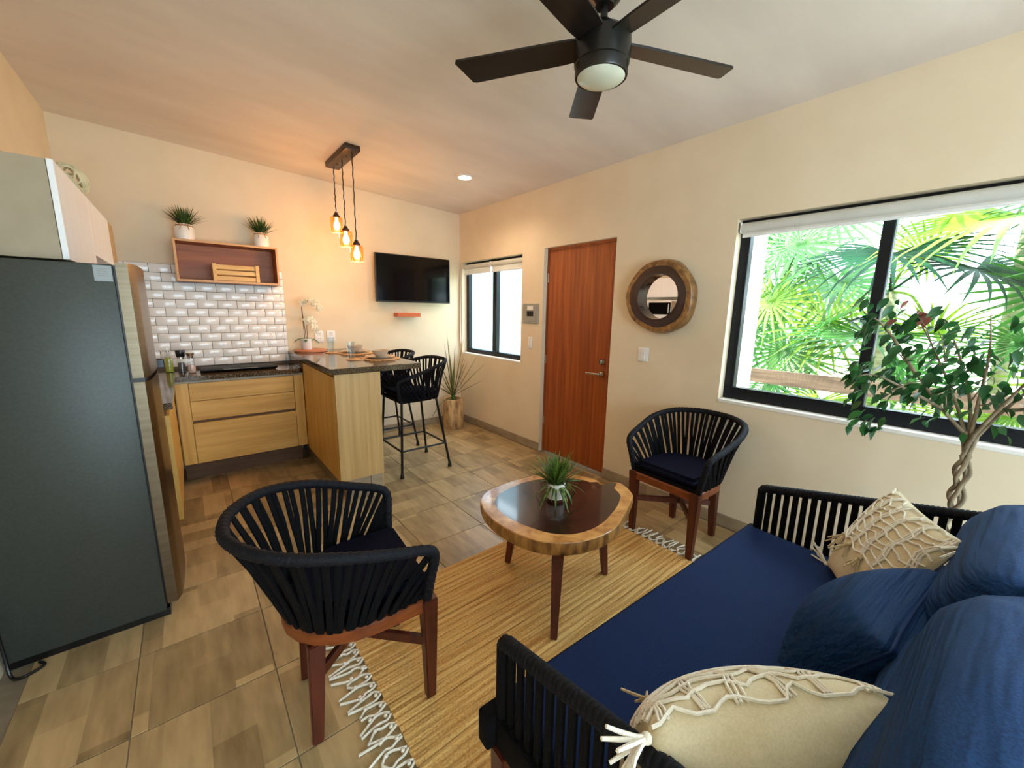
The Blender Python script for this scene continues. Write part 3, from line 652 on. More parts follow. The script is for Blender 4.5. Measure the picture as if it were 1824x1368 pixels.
grass_pot('right of the two grass plants on the box shelf, in a twined white pot', (0.635, 4.545, 2.065), 0.062, 0.13, 120, 0.155, 'grass', True, 0.5, 2)

# ---------------------------------------------------------------- TV, floating shelf, outlets, panel, switches
tv = thing('television', 'flat black television mounted on the back wall above the bar stools', 'television', (2.19, 4.62, 1.6))
obj('casing', B(1.72, 2.675, 4.555, 4.60, 1.598, 2.14, 0.004, 1), 'blackplastic', tv, True)
obj('screen', B(1.732, 2.663, 4.552, 4.556, 1.616, 2.129), 'screen', tv, True, smooth=None)
obj('wall_bracket', B(2.0, 2.4, 4.60, 4.679, 1.75, 2.0), 'blackmetal', tv, True, smooth=None)
s2 = thing('floating_shelf', 'small orange wood floating shelf below the television', 'shelf', (2.12, 4.62, 1.43))
obj('board', B(1.965, 2.255, 4.55, 4.679, 1.428, 1.472, 0.002, 1), 'orange_shelf', s2, True)
def outlet(y, lab, two):
    t = thing('wall_outlet', lab, 'outlet', (y, D-0.005, 1.21))
    obj('cover_plate', B(y-0.043, y+0.043, D-0.009, D-0.0005, 1.15, 1.272, 0.003, 2), 'white', t, True)
    for dz in (0.028, -0.028):
        q = obj('socket', B(y-0.02, y+0.02, D-0.012, D-0.008, 1.211+dz-0.02, 1.211+dz+0.02, 0.002, 1), 'ceramic', t, True)
        bm = bmesh.new(); box(bm, y-0.009, y-0.006, D-0.0125, D-0.0118, 1.211+dz-0.002, 1.211+dz+0.010); box(bm, y+0.006, y+0.009, D-0.0125, D-0.0118, 1.211+dz-0.002, 1.211+dz+0.010)
        obj('slot', bm, 'blackplastic', q, True, smooth=None)
outlet(1.115, 'white wall outlet right behind the orchid', 2)
outlet(1.235, 'white wall outlet behind the farther drinking glass', 2)
def switch(y0, y1, z0, z1, lab):
    t = thing('light_switch', lab, 'switch', (W-0.004, (y0+y1)/2, (z0+z1)/2))
    obj('cover_plate', B(W-0.009, W-0.0005, y0, y1, z0, z1, 0.003, 2), 'white', t, True)
    ym = (y0+y1)/2; zm = (z0+z1)/2
    for dz in (0.022, -0.022): obj('rocker', B(W-0.013, W-0.008, ym-0.018, ym+0.018, zm+dz-0.017, zm+dz+0.017, 0.002, 1), 'ceramic', t, True)
switch(3.205, 3.272, 1.12, 1.244, 'white light switch below the grey electrical panel')
switch(1.792, 1.888, 1.129, 1.244, 'white light switch between the wooden door and the big window')
ep = thing('electrical_panel', 'grey electrical breaker panel on the wall beside the wooden door', 'panel', (W-0.01, 3.24, 1.39))
obj('panel_plate', B(W-0.014, W-0.0005, 3.115, 3.362, 1.39, 1.60, 0.003, 1), 'panel', ep, True)
obj('breaker_door', B(W-0.018, W-0.013, 3.15, 3.32, 1.41, 1.58, 0.002, 1), 'panel', ep, True)
for k in range(3): obj('breaker', B(W-0.026, W-0.017, 3.185+k*0.034, 3.185+k*0.034+0.029, 1.468, 1.522, 0.002, 1), 'blackplastic', ep, True)
obj('paper_label', B(W-0.0195, W-0.018, 3.19, 3.28, 1.535, 1.575), 'white', ep, True, smooth=None)

# ---------------------------------------------------------------- roller blinds
def blind(lab, y0, y1, ztop, zfab, xc, r=0.034):
    t = thing('roller_blind', lab, 'blind', (xc, (y0+y1)/2, ztop))
    bm = bmesh.new(); tube(bm, [(xc, y0, ztop-r), (xc, y1, ztop-r)], r, 20); obj('rolled_fabric', bm, 'blind', t, True)
    obj('fabric', B(xc-r*0.3, xc-r*0.3+0.002, y0+0.01, y1-0.01, zfab, ztop-r), 'blind', t, True, smooth=None)
    obj('bottom_rail', T([(xc-r*0.3, y0+0.008, zfab), (xc-r*0.3, y1-0.008, zfab)], 0.011, 10), 'white', t, True)
    for yy in (y0-0.006, y1): obj('end_bracket', B(xc-r, xc+r, yy, yy+0.006, ztop-2*r, ztop, 0.002, 1), 'white', t, True)
    return t
blind('long white roller blind rolled up at the head of the big window', WIN2[0]+0.02, WIN2[1]-0.02, 2.118, 2.035, W+0.042, 0.033)
b1 = blind('left of the two short roller blinds at the small window', 4.02, WIN1[1]-0.02, 2.10, 1.985, W+0.04, 0.03)
blind('right of the two short roller blinds at the small window', WIN1[0]+0.012, 4.0, 2.10, 1.985, W+0.04, 0.03)
tag(obj('blind_cord', T(catmull([(W-0.006, 4.655, 2.06), (W-0.012, 4.652, 1.6), (W-0.016, 4.645, 1.2), (W-0.012, 4.64, 1.08), (W-0.008, 4.645, 1.25), (W-0.006, 4.655, 1.7), (W-0.005, 4.658, 2.06)], 6), 0.0035, 6), 'white'), 'thin beaded blind cord hanging in the corner by the small window', 'cord')

# ---------------------------------------------------------------- mirror
mr = thing('wall_mirror', 'round mirror in a thick slice of dark log on the wall', 'mirror', (W, 1.71, 1.645))
def wob(a, s): return 1 + 0.03*math.sin(2*a+0.6) + 0.022*math.sin(3*a+1.9+s) + 0.012*math.sin(7*a+s)
n = 64; bm = bmesh.new(); RO, RI = 0.278, 0.168; rings = []
for k, (rad, x) in enumerate(((RO*0.97, -0.001), (RO*1.02, -0.02), (RO*1.01, -0.06), (RO*0.965, -0.085), (RO*0.84, -0.088), (RI, -0.086), (RI*0.99, -0.02))):
    row = []
    for i in range(n):
        a = 2*math.pi*i/n; wf = wob(a, 0.15*k) if k < 4 else (1+(wob(a, 0.3)-1)*(0.9 if k == 4 else 0))
        if k in (1, 2) and 5.85 < a < 6.15: wf *= 0.965
        row.append(bm.verts.new((x, rad*wf*math.cos(a), rad*wf*math.sin(a))))
    rings.append(row)
for k in range(len(rings)-1):
    for i in range(n):
        f = bm.faces.new((rings[k][i], rings[k][(i+1) % n], rings[k+1][(i+1) % n], rings[k+1][i])); f.material_index = 0 if k < 3 else (1 if k == 3 else 2)
bmesh.ops.recalc_face_normals(bm, faces=bm.faces[:])
M['ring'] = mat('mirror_ring_wood', (84, 50, 22), (158, 114, 62), 0.4, scale=(20, 20, 20), detail=6, lo=0.3, hi=0.65, coat=0.2, distort=0.8)
obj('log_frame', bm, ['ring', 'ring', 'heart'], mr, smooth=50)
bm = bmesh.new(); lathe(bm, [(RI*1.05, 0), (RI*1.05, 0.004)], 48); bm.transform(Matrix.Translation((-0.016, 0, 0)) @ Matrix.Rotation(R(-90), 4, 'Y'))
obj('mirror_glass', bm, 'mirror', mr)

# ---------------------------------------------------------------- ceiling fan
FC = Vector((1.337, 1.126)); cz = ceil_z(FC.x)
fan = thing('ceiling_fan', 'black five-blade ceiling fan with round white light', 'fan', (FC.x, FC.y, 2.4))
def at0(bm): return bm
obj('canopy', lathe(bmesh.new(), [(0.035, 0.245), (0.06, 0.27), (0.075, cz-2.4+0.004)], 24), 'fan', fan)
obj('downrod', T([(0, 0, 0.17), (0, 0, 0.27)], 0.014, 12), 'fan', fan)
obj('motor_housing', lathe(bmesh.new(), [(0.09, 0.04), (0.104, 0.05), (0.108, 0.10), (0.106, 0.135), (0.085, 0.155), (0.05, 0.17), (0.03, 0.195), (0.022, 0.20)], 32), 'fan', fan)
obj('light_ring', lathe(bmesh.new(), [(0.098, 0.008), (0.1, 0.012), (0.1, 0.055)], 32), 'fan', fan)
obj('light_globe', lathe(bmesh.new(), [(0.02, -0.012), (0.05, -0.008), (0.08, 0.0), (0.093, 0.01), (0.094, 0.02)], 32), 'opal', fan)
def fblade():
    bm = bmesh.new(); pts = [(0.07, -0.05), (0.16, -0.058), (0.55, -0.064), (0.565, -0.058), (0.60, 0.05), (0.592, 0.06), (0.16, 0.05), (0.07, 0.045)]
    a = [bm.verts.new((p[0], p[1], 0)) for p in pts]; f = bm.faces.new(a); e = bmesh.ops.extrude_face_region(bm, geom=[f])
    bmesh.ops.translate(bm, verts=[v for v in e['geom'] if isinstance(v, bmesh.types.BMVert)], vec=(0, 0, 0.008)); bmesh.ops.recalc_face_normals(bm, faces=bm.faces[:])
    bm.transform(Matrix.Rotation(R(12), 4, 'X')); return bm
fb0 = None
for k, ang in enumerate((121.5, 49.5, -22.5, -94.5, 193.5)):
    if fb0 is None: fb = fb0 = obj('blade', fblade(), 'fanwood', fan, smooth=30)
    else: fb = inst(fb0, 'blade', (0, 0, 0), fan)
    fb.location = (0, 0, 0.118); fb.rotation_euler = (0, 0, R(ang))

# ---------------------------------------------------------------- pendant lamp over the bar
PX = 1.19
pd = thing('pendant_lamp', 'bronze ceiling plate with three amber jar pendants over the bar', 'lamp', (PX, 3.82, 2.77))
pz = ceil_z(PX)
obj('ceiling_plate', B(PX-0.06, PX+0.06, 3.53, 4.11, 2.772, pz+0.004, 0.005, 2), 'brownmetal', pd, True)
for y in (3.70, 3.95): obj('screw', lathe(bmesh.new(), [(0.006, 0), (0.008, 0.006)], 10, (PX, y, 2.767)), 'blackmetal', pd, True)
for y, z in ((4.075, 2.285), (3.825, 2.13), (3.56, 1.98)):
    pts = [(PX + 0.002*math.sin(k*1.1), y + 0.002*math.cos(k*1.1), 2.775 - (2.775-z-0.09)*k/40) for k in range(41)]
    obj('cord', T(pts, 0.0045, 6), 'blackplastic', pd, True)
    obj('socket_cap', lathe(bmesh.new(), [(0.03, 0.058), (0.03, 0.075), (0.022, 0.085), (0.012, 0.105)], 16, (PX, y, z)), 'brownmetal', pd, True)
    sh = obj('jar_shade', lathe(bmesh.new(), [(0.052, -0.07), (0.053, -0.066), (0.053, 0.05), (0.046, 0.06), (0.03, 0.062)], 24, (PX, y, z), cap0=False, cap1=False), 'amber', pd, True)
    bm = bmesh.new()
    for zz in (-0.068, 0.055): tube(bm, [(PX+0.0535*math.cos(a*0.2618), y+0.0535*math.sin(a*0.2618), z+zz) for a in range(24)], 0.0022, 6, closed=True)
    for k in range(12): tube(bm, [(PX+0.0535*math.cos(k*0.5236), y+0.0535*math.sin(k*0.5236), z-0.068), (PX+0.0535*math.cos(k*0.5236), y+0.0535*math.sin(k*0.5236), z+0.055)], 0.0009, 4)
    obj('wire_cage', bm, 'copper', sh, True)
    obj('bulb', lathe(bmesh.new(), [(0.005, -0.05), (0.02, -0.042), (0.028, -0.022), (0.026, 0.0), (0.014, 0.03), (0.012, 0.058)], 16, (PX, y, z)), 'bulb', pd, True, smooth=60)
    ld = bpy.data.lights.new('pendant_light', 'POINT'); ld.energy = 3.3; ld.color = (1.0, 0.52, 0.22); ld.shadow_soft_size = 0.035
    lo = bpy.data.objects.new('pendant_light', ld); C.objects.link(lo); lo.location = (PX, y, z-0.085)
# recessed downlights
def downlight(x, y, lab, e=11):
    z = ceil_z(x)
    t = thing('downlight', lab, 'lamp', (x, y, z))
    obj('trim_ring', lathe(bmesh.new(), [(0.058, -0.006), (0.07, -0.010), (0.078, -0.004), (0.078, 0.006)], 32, cap0=False, cap1=False), 'white', t)
    obj('lamp_face', lathe(bmesh.new(), [(0.062, -0.005), (0.062, 0.004)], 32), 'downlight', t)
    ld = bpy.data.lights.new('downlight_light', 'SPOT'); ld.energy = e; ld.color = (1.0, 0.78, 0.54); ld.spot_size = R(150); ld.spot_blend = 0.6; ld.shadow_soft_size = 0.05
    lo = bpy.data.objects.new('downlight_light', ld); C.objects.link(lo); lo.location = (x, y, z-0.03)
downlight(2.21, 3.465, 'round recessed ceiling light glowing warm near the small window')

# ---------------------------------------------------------------- things on the bar
ZB = 1.0705
tray = thing('serving_board', 'round copper-brown wooden board under the orchid pot', 'board', (0.985, 4.50, ZB))
obj('board', lathe(bmesh.new(), [(0.148, 0), (0.155, 0.003), (0.155, 0.019), (0.15, 0.022)], 40), 'copper', tray)
oc = thing('potted_orchid', 'white orchid in a white pot on the round board', 'orchid', (0.95, 4.50, ZB+0.0225))
obj('pot', lathe(bmesh.new(), [(0.042, 0), (0.045, 0.004), (0.058, 0.112), (0.055, 0.113), (0.053, 0.10)], 28), 'ceramic', oc)
obj('soil', lathe(bmesh.new(), [(0.05, 0.095), (0.052, 0.10)], 20), 'soil', oc)
def oleaf(a, ln, dr):
    bm = bmesh.new(); blade(bm, (0, 0, 0.105), (math.cos(a), math.sin(a), 0.55), ln, 0.045, dr, 7, fold=0.12); return bm
for a, ln, dr in ((3.5, 0.15, 1.3), (0.2, 0.15, 1.7), (-0.5, 0.13, 1.6), (1.6, 0.1, 0.9), (4.4, 0.1, 1.4)): obj('leaf', oleaf(a, ln, dr), 'leafgreen', oc, smooth=60)
st1 = catmull([(0, 0, 0.1), (-0.012, 0, 0.25), (-0.022, 0, 0.40), (-0.015, 0, 0.47), (0.03, -0.012, 0.49), (0.09, -0.03, 0.46), (0.12, -0.04, 0.41)], 6)
st2 = catmull([(0.01, 0, 0.1), (0.012, 0, 0.22), (0.02, 0, 0.30), (0.06, -0.015, 0.28), (0.075, -0.02, 0.2)], 6)
obj('stem', T(st1, 0.0035, 7), 'stem', oc); obj('stem', T(st2, 0.003, 7), 'stem', oc)
obj('support_stake', T([(-0.014, 0.006, 0.1), (-0.024, 0.006, 0.42)], 0.003, 6), 'stem', oc)
def flower_mesh():
    bm = bmesh.new()
    for k in range(5):
        a = k*2*math.pi/5+0.3; wv = 0.018 if k in (0, 2) else 0.013
        c0 = Vector((0, 0, 0)); d = Vector((0.25, math.cos(a), math.sin(a))).normalized(); s_ = Vector((0, -math.sin(a), math.cos(a)))
        v = [bm.verts.new(c0), bm.verts.new(c0+d*0.016+s_*wv*0.8), bm.verts.new(c0+d*0.036+s_*wv*0.5-Vector((0.004, 0, 0))), bm.verts.new(c0+d*0.036-s_*wv*0.5-Vector((0.004, 0, 0))), bm.verts.new(c0+d*0.016-s_*wv*0.8), bm.verts.new(c0+d*0.02+Vector((0.004, 0, 0)))]
        for i in range(5):
            j = i+1 if i < 4 else 0
            bm.faces.new((v[i], v[j], v[5]))
    r = bmesh.ops.create_icosphere(bm, subdivisions=1, radius=0.006); bmesh.ops.translate(bm, verts=r['verts'], vec=(0.006, 0, -0.002))
    return bm
f0 = None; rf = random.Random(3)
for st_, i0, stp in ((st1, 19, 1), (st2, 10, 2)):
    for i in range(i0, len(st_), stp):
        p = st_[i] + Vector((rf.uniform(-0.01, 0.02), rf.uniform(-0.025, -0.005), rf.uniform(-0.015, 0.015)))
        if f0 is None: f = f0 = obj('flower', flower_mesh(), 'orchid', oc, smooth=60)
        else: f = inst(f0, 'flower', (0, 0, 0), oc)
        f.location = p; f.rotation_euler = (rf.uniform(-0.5, 0.5), rf.uniform(0, 0.6), -1.1+rf.uniform(-0.7, 0.7)); f.scale = (1.15,)*3
def disc_thing(name, lab, cat, x, y, z, r, hgt, mtl, group=None):
    t = obj(name, lathe(bmesh.new(), [(r*0.97, 0), (r, hgt*0.4), (r*0.97, hgt)], 36), mtl); t.location = (x, y, z); return tag(t, lab, cat, group)
def tumbler(x, y, z, lab):
    t = obj('drinking_glass', lathe(bmesh.new(), [(0.026, 0), (0.028, 0.003), (0.035, 0.15), (0.033, 0.15), (0.026, 0.012), (0.0, 0.0121)], 24, cap1=False), 'clear', smooth=40)
    t.location = (x, y, z); return tag(t, lab, 'glass')
for (x, y, gx, gy, bx, by, which) in ((1.14, 3.60, 1.115, 3.62, 1.35, 3.55, 'nearer'), (1.13, 4.25, 1.12, 4.27, 1.31, 4.12, 'farther')):
    disc_thing('coaster', 'small round woven coaster under the %s drinking glass on the bar' % which, 'coaster', x, y, ZB, 0.075, 0.006, 'woven')
    tumbler(gx, gy, ZB+0.0062, 'clear drinking glass at the %s place setting on the bar' % which)
    disc_thing('placemat', 'round woven placemat under the %s plate and bowl on the bar' % which, 'placemat', bx, by, ZB, 0.175, 0.006, 'woven')
    p = obj('plate', lathe(bmesh.new(), [(0.07, 0), (0.075, 0.004), (0.128, 0.018), (0.132, 0.021), (0.12, 0.019), (0.07, 0.009), (0.0, 0.009)], 36, cap1=False), 'stoneware'); p.location = (bx, by, ZB+0.0062)
    tag(p, 'beige dinner plate beneath the bowl at the %s place setting' % which, 'plate')
    p = obj('bowl', lathe(bmesh.new(), [(0.035, 0), (0.038, 0.005), (0.062, 0.03), (0.076, 0.062), (0.073, 0.063), (0.058, 0.033), (0.03, 0.012), (0.0, 0.012)], 36, cap1=False), 'stoneware'); p.location = (bx, by, ZB+0.0156)
    tag(p, 'beige stoneware bowl on the plate at the %s place setting' % which, 'bowl')
    nk = thing('fork', 'small fork lying on the placemat at the %s place setting' % which, 'cutlery', (bx-0.155, by-0.03, ZB+0.0065))
    obj('handle', T([(0, -0.09, 0.002), (0, 0.0, 0.004), (0, 0.03, 0.002)], [0.004, 0.003, 0.003], 6), 'chrome', nk)
    for dx in (-0.006, 0, 0.006): obj('tine', T([(dx*0.6, 0.03, 0.002), (dx, 0.045, 0.002), (dx, 0.08, 0.003)], 0.0014, 5), 'chrome', nk)

# ---------------------------------------------------------------- dracaena in a log pot
yp = thing('potted_yucca', 'spiky yucca in a hollow log pot in the room corner', 'plant', (2.615, 4.40, 0))
n = 40; bm = bmesh.new(); rings = []
for r, z in ((0.128, 0), (0.134, 0.01), (0.135, 0.19), (0.132, 0.375), (0.126, 0.385), (0.10, 0.385), (0.095, 0.33)):
    rings.append([bm.verts.new((r*wob(2*math.pi*i/n, z*2)*math.cos(2*math.pi*i/n), r*wob(2*math.pi*i/n, z*2)*math.sin(2*math.pi*i/n), z)) for i in range(n)])
for a, b_ in zip(rings, rings[1:]):
    for i in range(n): bm.faces.new((a[i], a[(i+1) % n], b_[(i+1) % n], b_[i]))
bm.faces.new(rings[0][::-1]); obj('log_pot', bm, 'logwood', yp, smooth=50)
obj('soil', lathe(bmesh.new(), [(0.097, 0.335), (0.096, 0.345)], 24), 'soil', yp)
rr = random.Random(5)
obj('stem', lathe(bmesh.new(), [(0.022, 0.34), (0.026, 0.40), (0.02, 0.47)], 12), 'leafgreen', yp)
specs = [(190, 80, 0.80), (205, 62, 0.72), (175, 50, 0.62), (160, 86, 0.95), (100, 84, 0.85), (300, 80, 0.88), (260, 84, 0.75), (-55, 60, 0.75), (-66, 48, 0.78), (-70, 32, 0.62), (-45, 70, 0.6), (220, 40, 0.58), (215, 28, 0.5), (185, 34, 0.55), (60, 55, 0.45), (240, 55, 0.6), (280, 66, 0.62), (330, 76, 0.9), (140, 66, 0.5), (200, 12, 0.52), (232, 68, 0.7), (0, 80, 0.5)]
for az, el, ln in specs:
    a, e_ = R(az), R(el); bm = bmesh.new()
    if az == 200: blade(bm, (0, 0, 0.40), (math.cos(a)*math.cos(e_), math.sin(a)*math.cos(e_), math.sin(e_)), ln, 0.016, 1.3, 7, fold=0.3)
    else: blade(bm, (0.01*math.cos(a), 0.01*math.sin(a), 0.42), (math.cos(a)*math.cos(e_), math.sin(a)*math.cos(e_), math.sin(e_)), ln*0.88, 0.017, rr.uniform(0.0, 0.18), 6, fold=0.3)
    obj('leaf', bm, 'yucca', yp, smooth=60)

# ---------------------------------------------------------------- corded seats
def cord_shell(t, rim, base, ncord, rimr, cordw, matname, mapz=None):
    """rim tube plus one flat cord per step between rim and base paths"""
    rp = resample(catmull(rim, 8), 90); bp = resample(catmull(base, 8), 90)
    obj('rim', T(rp, rimr, 12), 'cord_navy', t, smooth=60)
    bm = bmesh.new(); k = 0
    # raised wraps of cord around the rim
    n = 150; wr = resample(rp, n)
    for i in range(1, n-1, 1):
        if i % 2: continue
        a, b_ = wr[i-1], wr[i+1]; d = (b_-a)*0.28; p = wr[i]
        tube(bm, [p-d, p-d*0.5, p+d*0.5, p+d], [rimr*1.0, rimr*1.09, rimr*1.09, rimr*1.0], 8)
    obj('rim_wrap', bm, 'cord_navy', t, smooth=60)
    rc, bc = resample(rp, ncord), resample(bp, ncord); ctr = Vector((0, 0, 0))
    for i in range(ncord):
        top, bot = rc[i], bc[i]
        if (top-bot).length < 0.05: continue
        out = Vector(((top.x+bot.x)/2, (top.y+bot.y)/2, 0)); out = out.normalized()
        off = out*(0.004 if i % 2 else -0.004); lean = (0.006 if (i*7) % 5 < 2 else -0.004)
        tg = (rc[min(i+1, ncord-1)]-rc[max(i-1, 0)]).normalized()*lean
        pts = [top+off*2, top.lerp(bot, 0.35)+off-out*0.006, top.lerp(bot, 0.7)+off-out*0.005+tg, bot+off*0.3+tg]
        obj('cord', T(pts, cordw*0.5, 6, flat=0.5, flatdir=out), matname, t, smooth=60)
def mirror_path(half):
    return [Vector(p) for p in half] + [Vector((p[0], -p[1], p[2])) for p in half[-2::-1]]
def dshape(f0, hw, back, n=9, inset=0.0):
    pts = [(f0, -hw)]
    for k in range(n+1):
        a = -math.pi/2 - math.pi*k/n; q = abs(math.cos(a)); pts.append((0.02+(back-0.02)*(-math.cos(a)), (hw)*math.sin(a)))
    pts.append((f0, hw)); return pts
def extrude_outline(pts, z0, z1, bev=0.0, seg=2):
    bm = bmesh.new(); a = [bm.verts.new((p[0], p[1], z0)) for p in pts]; f = bm.faces.new(a); e = bmesh.ops.extrude_face_region(bm, geom=[f])
    bmesh.ops.translate(bm, verts=[v for v in e['geom'] if isinstance(v, bmesh.types.BMVert)], vec=(0, 0, z1-z0)); bmesh.ops.recalc_face_normals(bm, faces=bm.faces[:])
    if bev: bmesh.ops.bevel(bm, geom=[e_ for e_ in bm.edges if abs(e_.verts[0].co.z-e_.verts[1].co.z) < 1e-6], offset=bev, segments=seg, affect='EDGES')
    return bm
def make_chair():
    t = thing('lounge_chair', 'x', 'chair')
    # ring-shaped wooden seat frame
    out = dshape(0.235, 0.24, -0.255, 12); inn = dshape(0.19, 0.20, -0.21, 12)
    bm = bmesh.new(); L4 = []
    for pts, z in ((out, 0.395), (out, 0.448), (inn, 0.448), (inn, 0.395)): L4.append([bm.verts.new((p[0], p[1], z)) for p in pts])
    m_ = len(out)
    for k in range(4):
        a, b_ = L4[k], L4[(k+1) % 4]
        for i in range(m_): bm.faces.new((a[i], a[(i+1) % m_], b_[(i+1) % m_], b_[i]))
    bmesh.ops.recalc_face_normals(bm, faces=bm.faces[:]); bmesh.ops.bevel(bm, geom=[e for e in bm.edges if abs(e.verts[0].co.z-e.verts[1].co.z) < 1e-6], offset=0.006, segments=1, affect='EDGES')
    obj('seat_frame', bm, 'frame_wood', t)
    legs = {}
    for s in (-1, 1):
        obj('leg', leg_bm((0.205, 0.215*s, 0.0), (0.213, 0.222*s, 0.447), 0.018, 0.029), 'redwood', t)
        obj('leg', leg_bm((-0.195, 0.150*s, 0.0), (-0.165, 0.145*s, 0.398), 0.018, 0.028), 'redwood', t)
    obj('stretcher', bar((0.208, -0.212, 0.25), (-0.178, 0.147, 0.25), 0.022, 0.038), 'redwood', t)
    obj('stretcher', bar((0.208, 0.212, 0.251), (-0.178, -0.147, 0.251), 0.022, 0.038), 'redwood', t)
    half = [(0.205, -0.232, 0.452), (0.215, -0.255, 0.55), (0.225, -0.278, 0.645), (0.195, -0.287, 0.682), (0.08, -0.303, 0.72), (-0.09, -0.310, 0.775), (-0.25, -0.255, 0.808), (-0.35, -0.13, 0.818), (-0.378, 0, 0.818)]
    hb = [(0.20, -0.228, 0.452), (0.12, -0.234, 0.452), (0.0, -0.236, 0.452), (-0.12, -0.21, 0.452), (-0.21, -0.12, 0.452), (-0.248, 0, 0.452)]
    cord_shell(t, mirror_path(half), mirror_path(hb), 60, 0.0185, 0.0235, 'cord')
    obj('cord_base', extrude_outline(dshape(0.222, 0.232, -0.246, 12), 0.448, 0.468, 0.006, 1), 'cord', t)
    obj('seat_cushion', extrude_outline(dshape(0.225, 0.215, -0.215, 14), 0.468, 0.53, 0.022, 3), 'navy_dark', t, smooth=60)
    return t
ch = make_chair()
ch['label'] = 'black corded tub chair with wooden legs in the left foreground by the fridge'; ch['group'] = 'corded tub chairs around the log table'
ch.location = (0.425, 1.455, 0.0056); ch.rotation_euler = (0, -0.0275, R(-5))   # front legs stand on the rug
ch2 = dup(ch, (2.52, 1.235, 0.0), R(177), 'black corded tub chair with wooden legs by the wall below the mirror')

def make_stool():
    t = thing('bar_stool', 'x', 'stool')
    ft = 0.247; tp = 0.20
    for sx in (-1, 1):
        for sy in (-1, 1):
            obj('leg', T([(ft*sx, ft*sy, 0.03), (0.212 if sx > 0 else -0.150, (0.205 if sx > 0 else 0.165)*sy, 0.70)], 0.0115, 10), 'blackmetal', t)
            obj('foot', lathe(bmesh.new(), [(0.019, 0), (0.019, 0.012), (0.012, 0.05)], 12, (ft*sx, ft*sy, 0)), 'blackplastic', t)
    q = ft - 0.018; qx = ft - 0.032; zz = 0.245
    for a, b_ in (((-qx, -q), (0.237, -q)), ((0.237, -q), (0.237, q)), ((0.237, q), (-qx, q)), ((-qx, q), (-qx, -q))):
        obj('foot_rail', T([(a[0], a[1], zz), (b_[0], b_[1], zz)], 0.0095, 8), 'blackmetal', t)
    half = [(0.225, -0.20, 0.70), (0.25, -0.23, 0.80), (0.262, -0.243, 0.872), (0.23, -0.25, 0.90), (0.08, -0.265, 0.945), (-0.12, -0.265, 1.01), (-0.24, -0.20, 1.04), (-0.285, -0.10, 1.048), (-0.295, 0, 1.048)]
    hb = [(0.21, -0.205, 0.695), (0.10, -0.21, 0.69), (0.0, -0.21, 0.69), (-0.12, -0.20, 0.69), (-0.195, -0.12, 0.69), (-0.215, 0, 0.69)]
    cord_shell(t, mirror_path(half), mirror_path(hb), 52, 0.016, 0.0205, 'cord')
    obj('seat_base', extrude_outline(dshape(0.225, 0.21, -0.215, 12), 0.682, 0.712, 0.006, 1), 'cord', t)
    obj('seat_cushion', extrude_outline(dshape(0.222, 0.195, -0.19, 14), 0.712, 0.77, 0.02, 3), 'navy_dark', t, smooth=60)
    return t
bs = make_stool(); bs['label'] = 'nearer of the two black corded bar stools at the granite bar'; bs['group'] = 'corded bar stools at the breakfast bar'
bs.location = (1.64, 3.50, 0.0); bs.rotation_euler = (0, 0, R(180))
dup(bs, (1.665, 4.25, 0.0), R(180), 'farther of the two black corded bar stools at the granite bar')

# ---------------------------------------------------------------- rug
RX0, RX1, RY0, RY1 = 0.455, 2.29, 0.36, 1.885
rg = thing('jute_rug', 'braided jute rug with cream knotted fringes under the log table', 'rug', (1.4, 1.2, 0))
rrg = random.Random(11); bm = bmesh.new()
nb = 46; bw = (RY1-RY0)/nb
for k in range(nb):
    y0 = RY0 + k*bw; x0 = RX0 + rrg.uniform(-0.005, 0.005); x1 = RX1 + rrg.uniform(-0.005, 0.005)
    prof = [(0.0, 0.0065), (0.15, 0.0095), (0.5, 0.0115), (0.85, 0.0095), (1.0, 0.0065)]; nx = 12; prev = None
    for i in range(nx+1):
        xx = x0 + (x1-x0)*i/nx; wy = 0.0015*math.sin(xx*9+k)
        row = [bm.verts.new((xx, y0+bw*p[0]*1.0+wy, p[1]+(0.0007*math.sin(k*2.3)))) for p in prof]
        if prev:
            for a in range(4): bm.faces.new((prev[a], row[a], row[a+1], prev[a+1]))
        prev = row
obj('braided_body', bm, 'rug', rg, True, smooth=60)
def tassel(x, y, sgn, seed):
    r_ = random.Random(seed); bm = bmesh.new(); ln = r_.uniform(0.085, 0.145)
    for q in (-1, 1):
        o_ = r_.uniform(0.008, 0.02)*q
        pts = [(x, y+0.004*q, 0.008), (x+sgn*0.02, y+o_, 0.009), (x+sgn*0.045, y+0.02*q+r_.uniform(-0.008, 0.008), 0.007), (x+sgn*0.07, y+0.03*q*r_.uniform(0.3, 1), 0.008), (x+sgn*ln, y+0.034*q*r_.uniform(-0.4, 1.1), 0.006)]
        tube(bm, catmull(pts, 4), 0.005, 6)
    for p in ((x+sgn*0.018, y, 0.010), (x+sgn*0.07, y+0.02*r_.choice((-1, 1)), 0.010)):
        rs = bmesh.ops.create_icosphere(bm, subdivisions=1, radius=0.0085); bmesh.ops.translate(bm, verts=rs['verts'], vec=p)
    return bm
for k in range(30):
    y = RY0 + 0.02 + k*(RY1-RY0-0.04)/29
    obj('tassel', tassel(RX0, y, -1, k), 'yarn', rg, True, smooth=60); obj('tassel', tassel(RX1, y, 1, 100+k), 'yarn', rg, True, smooth=60)

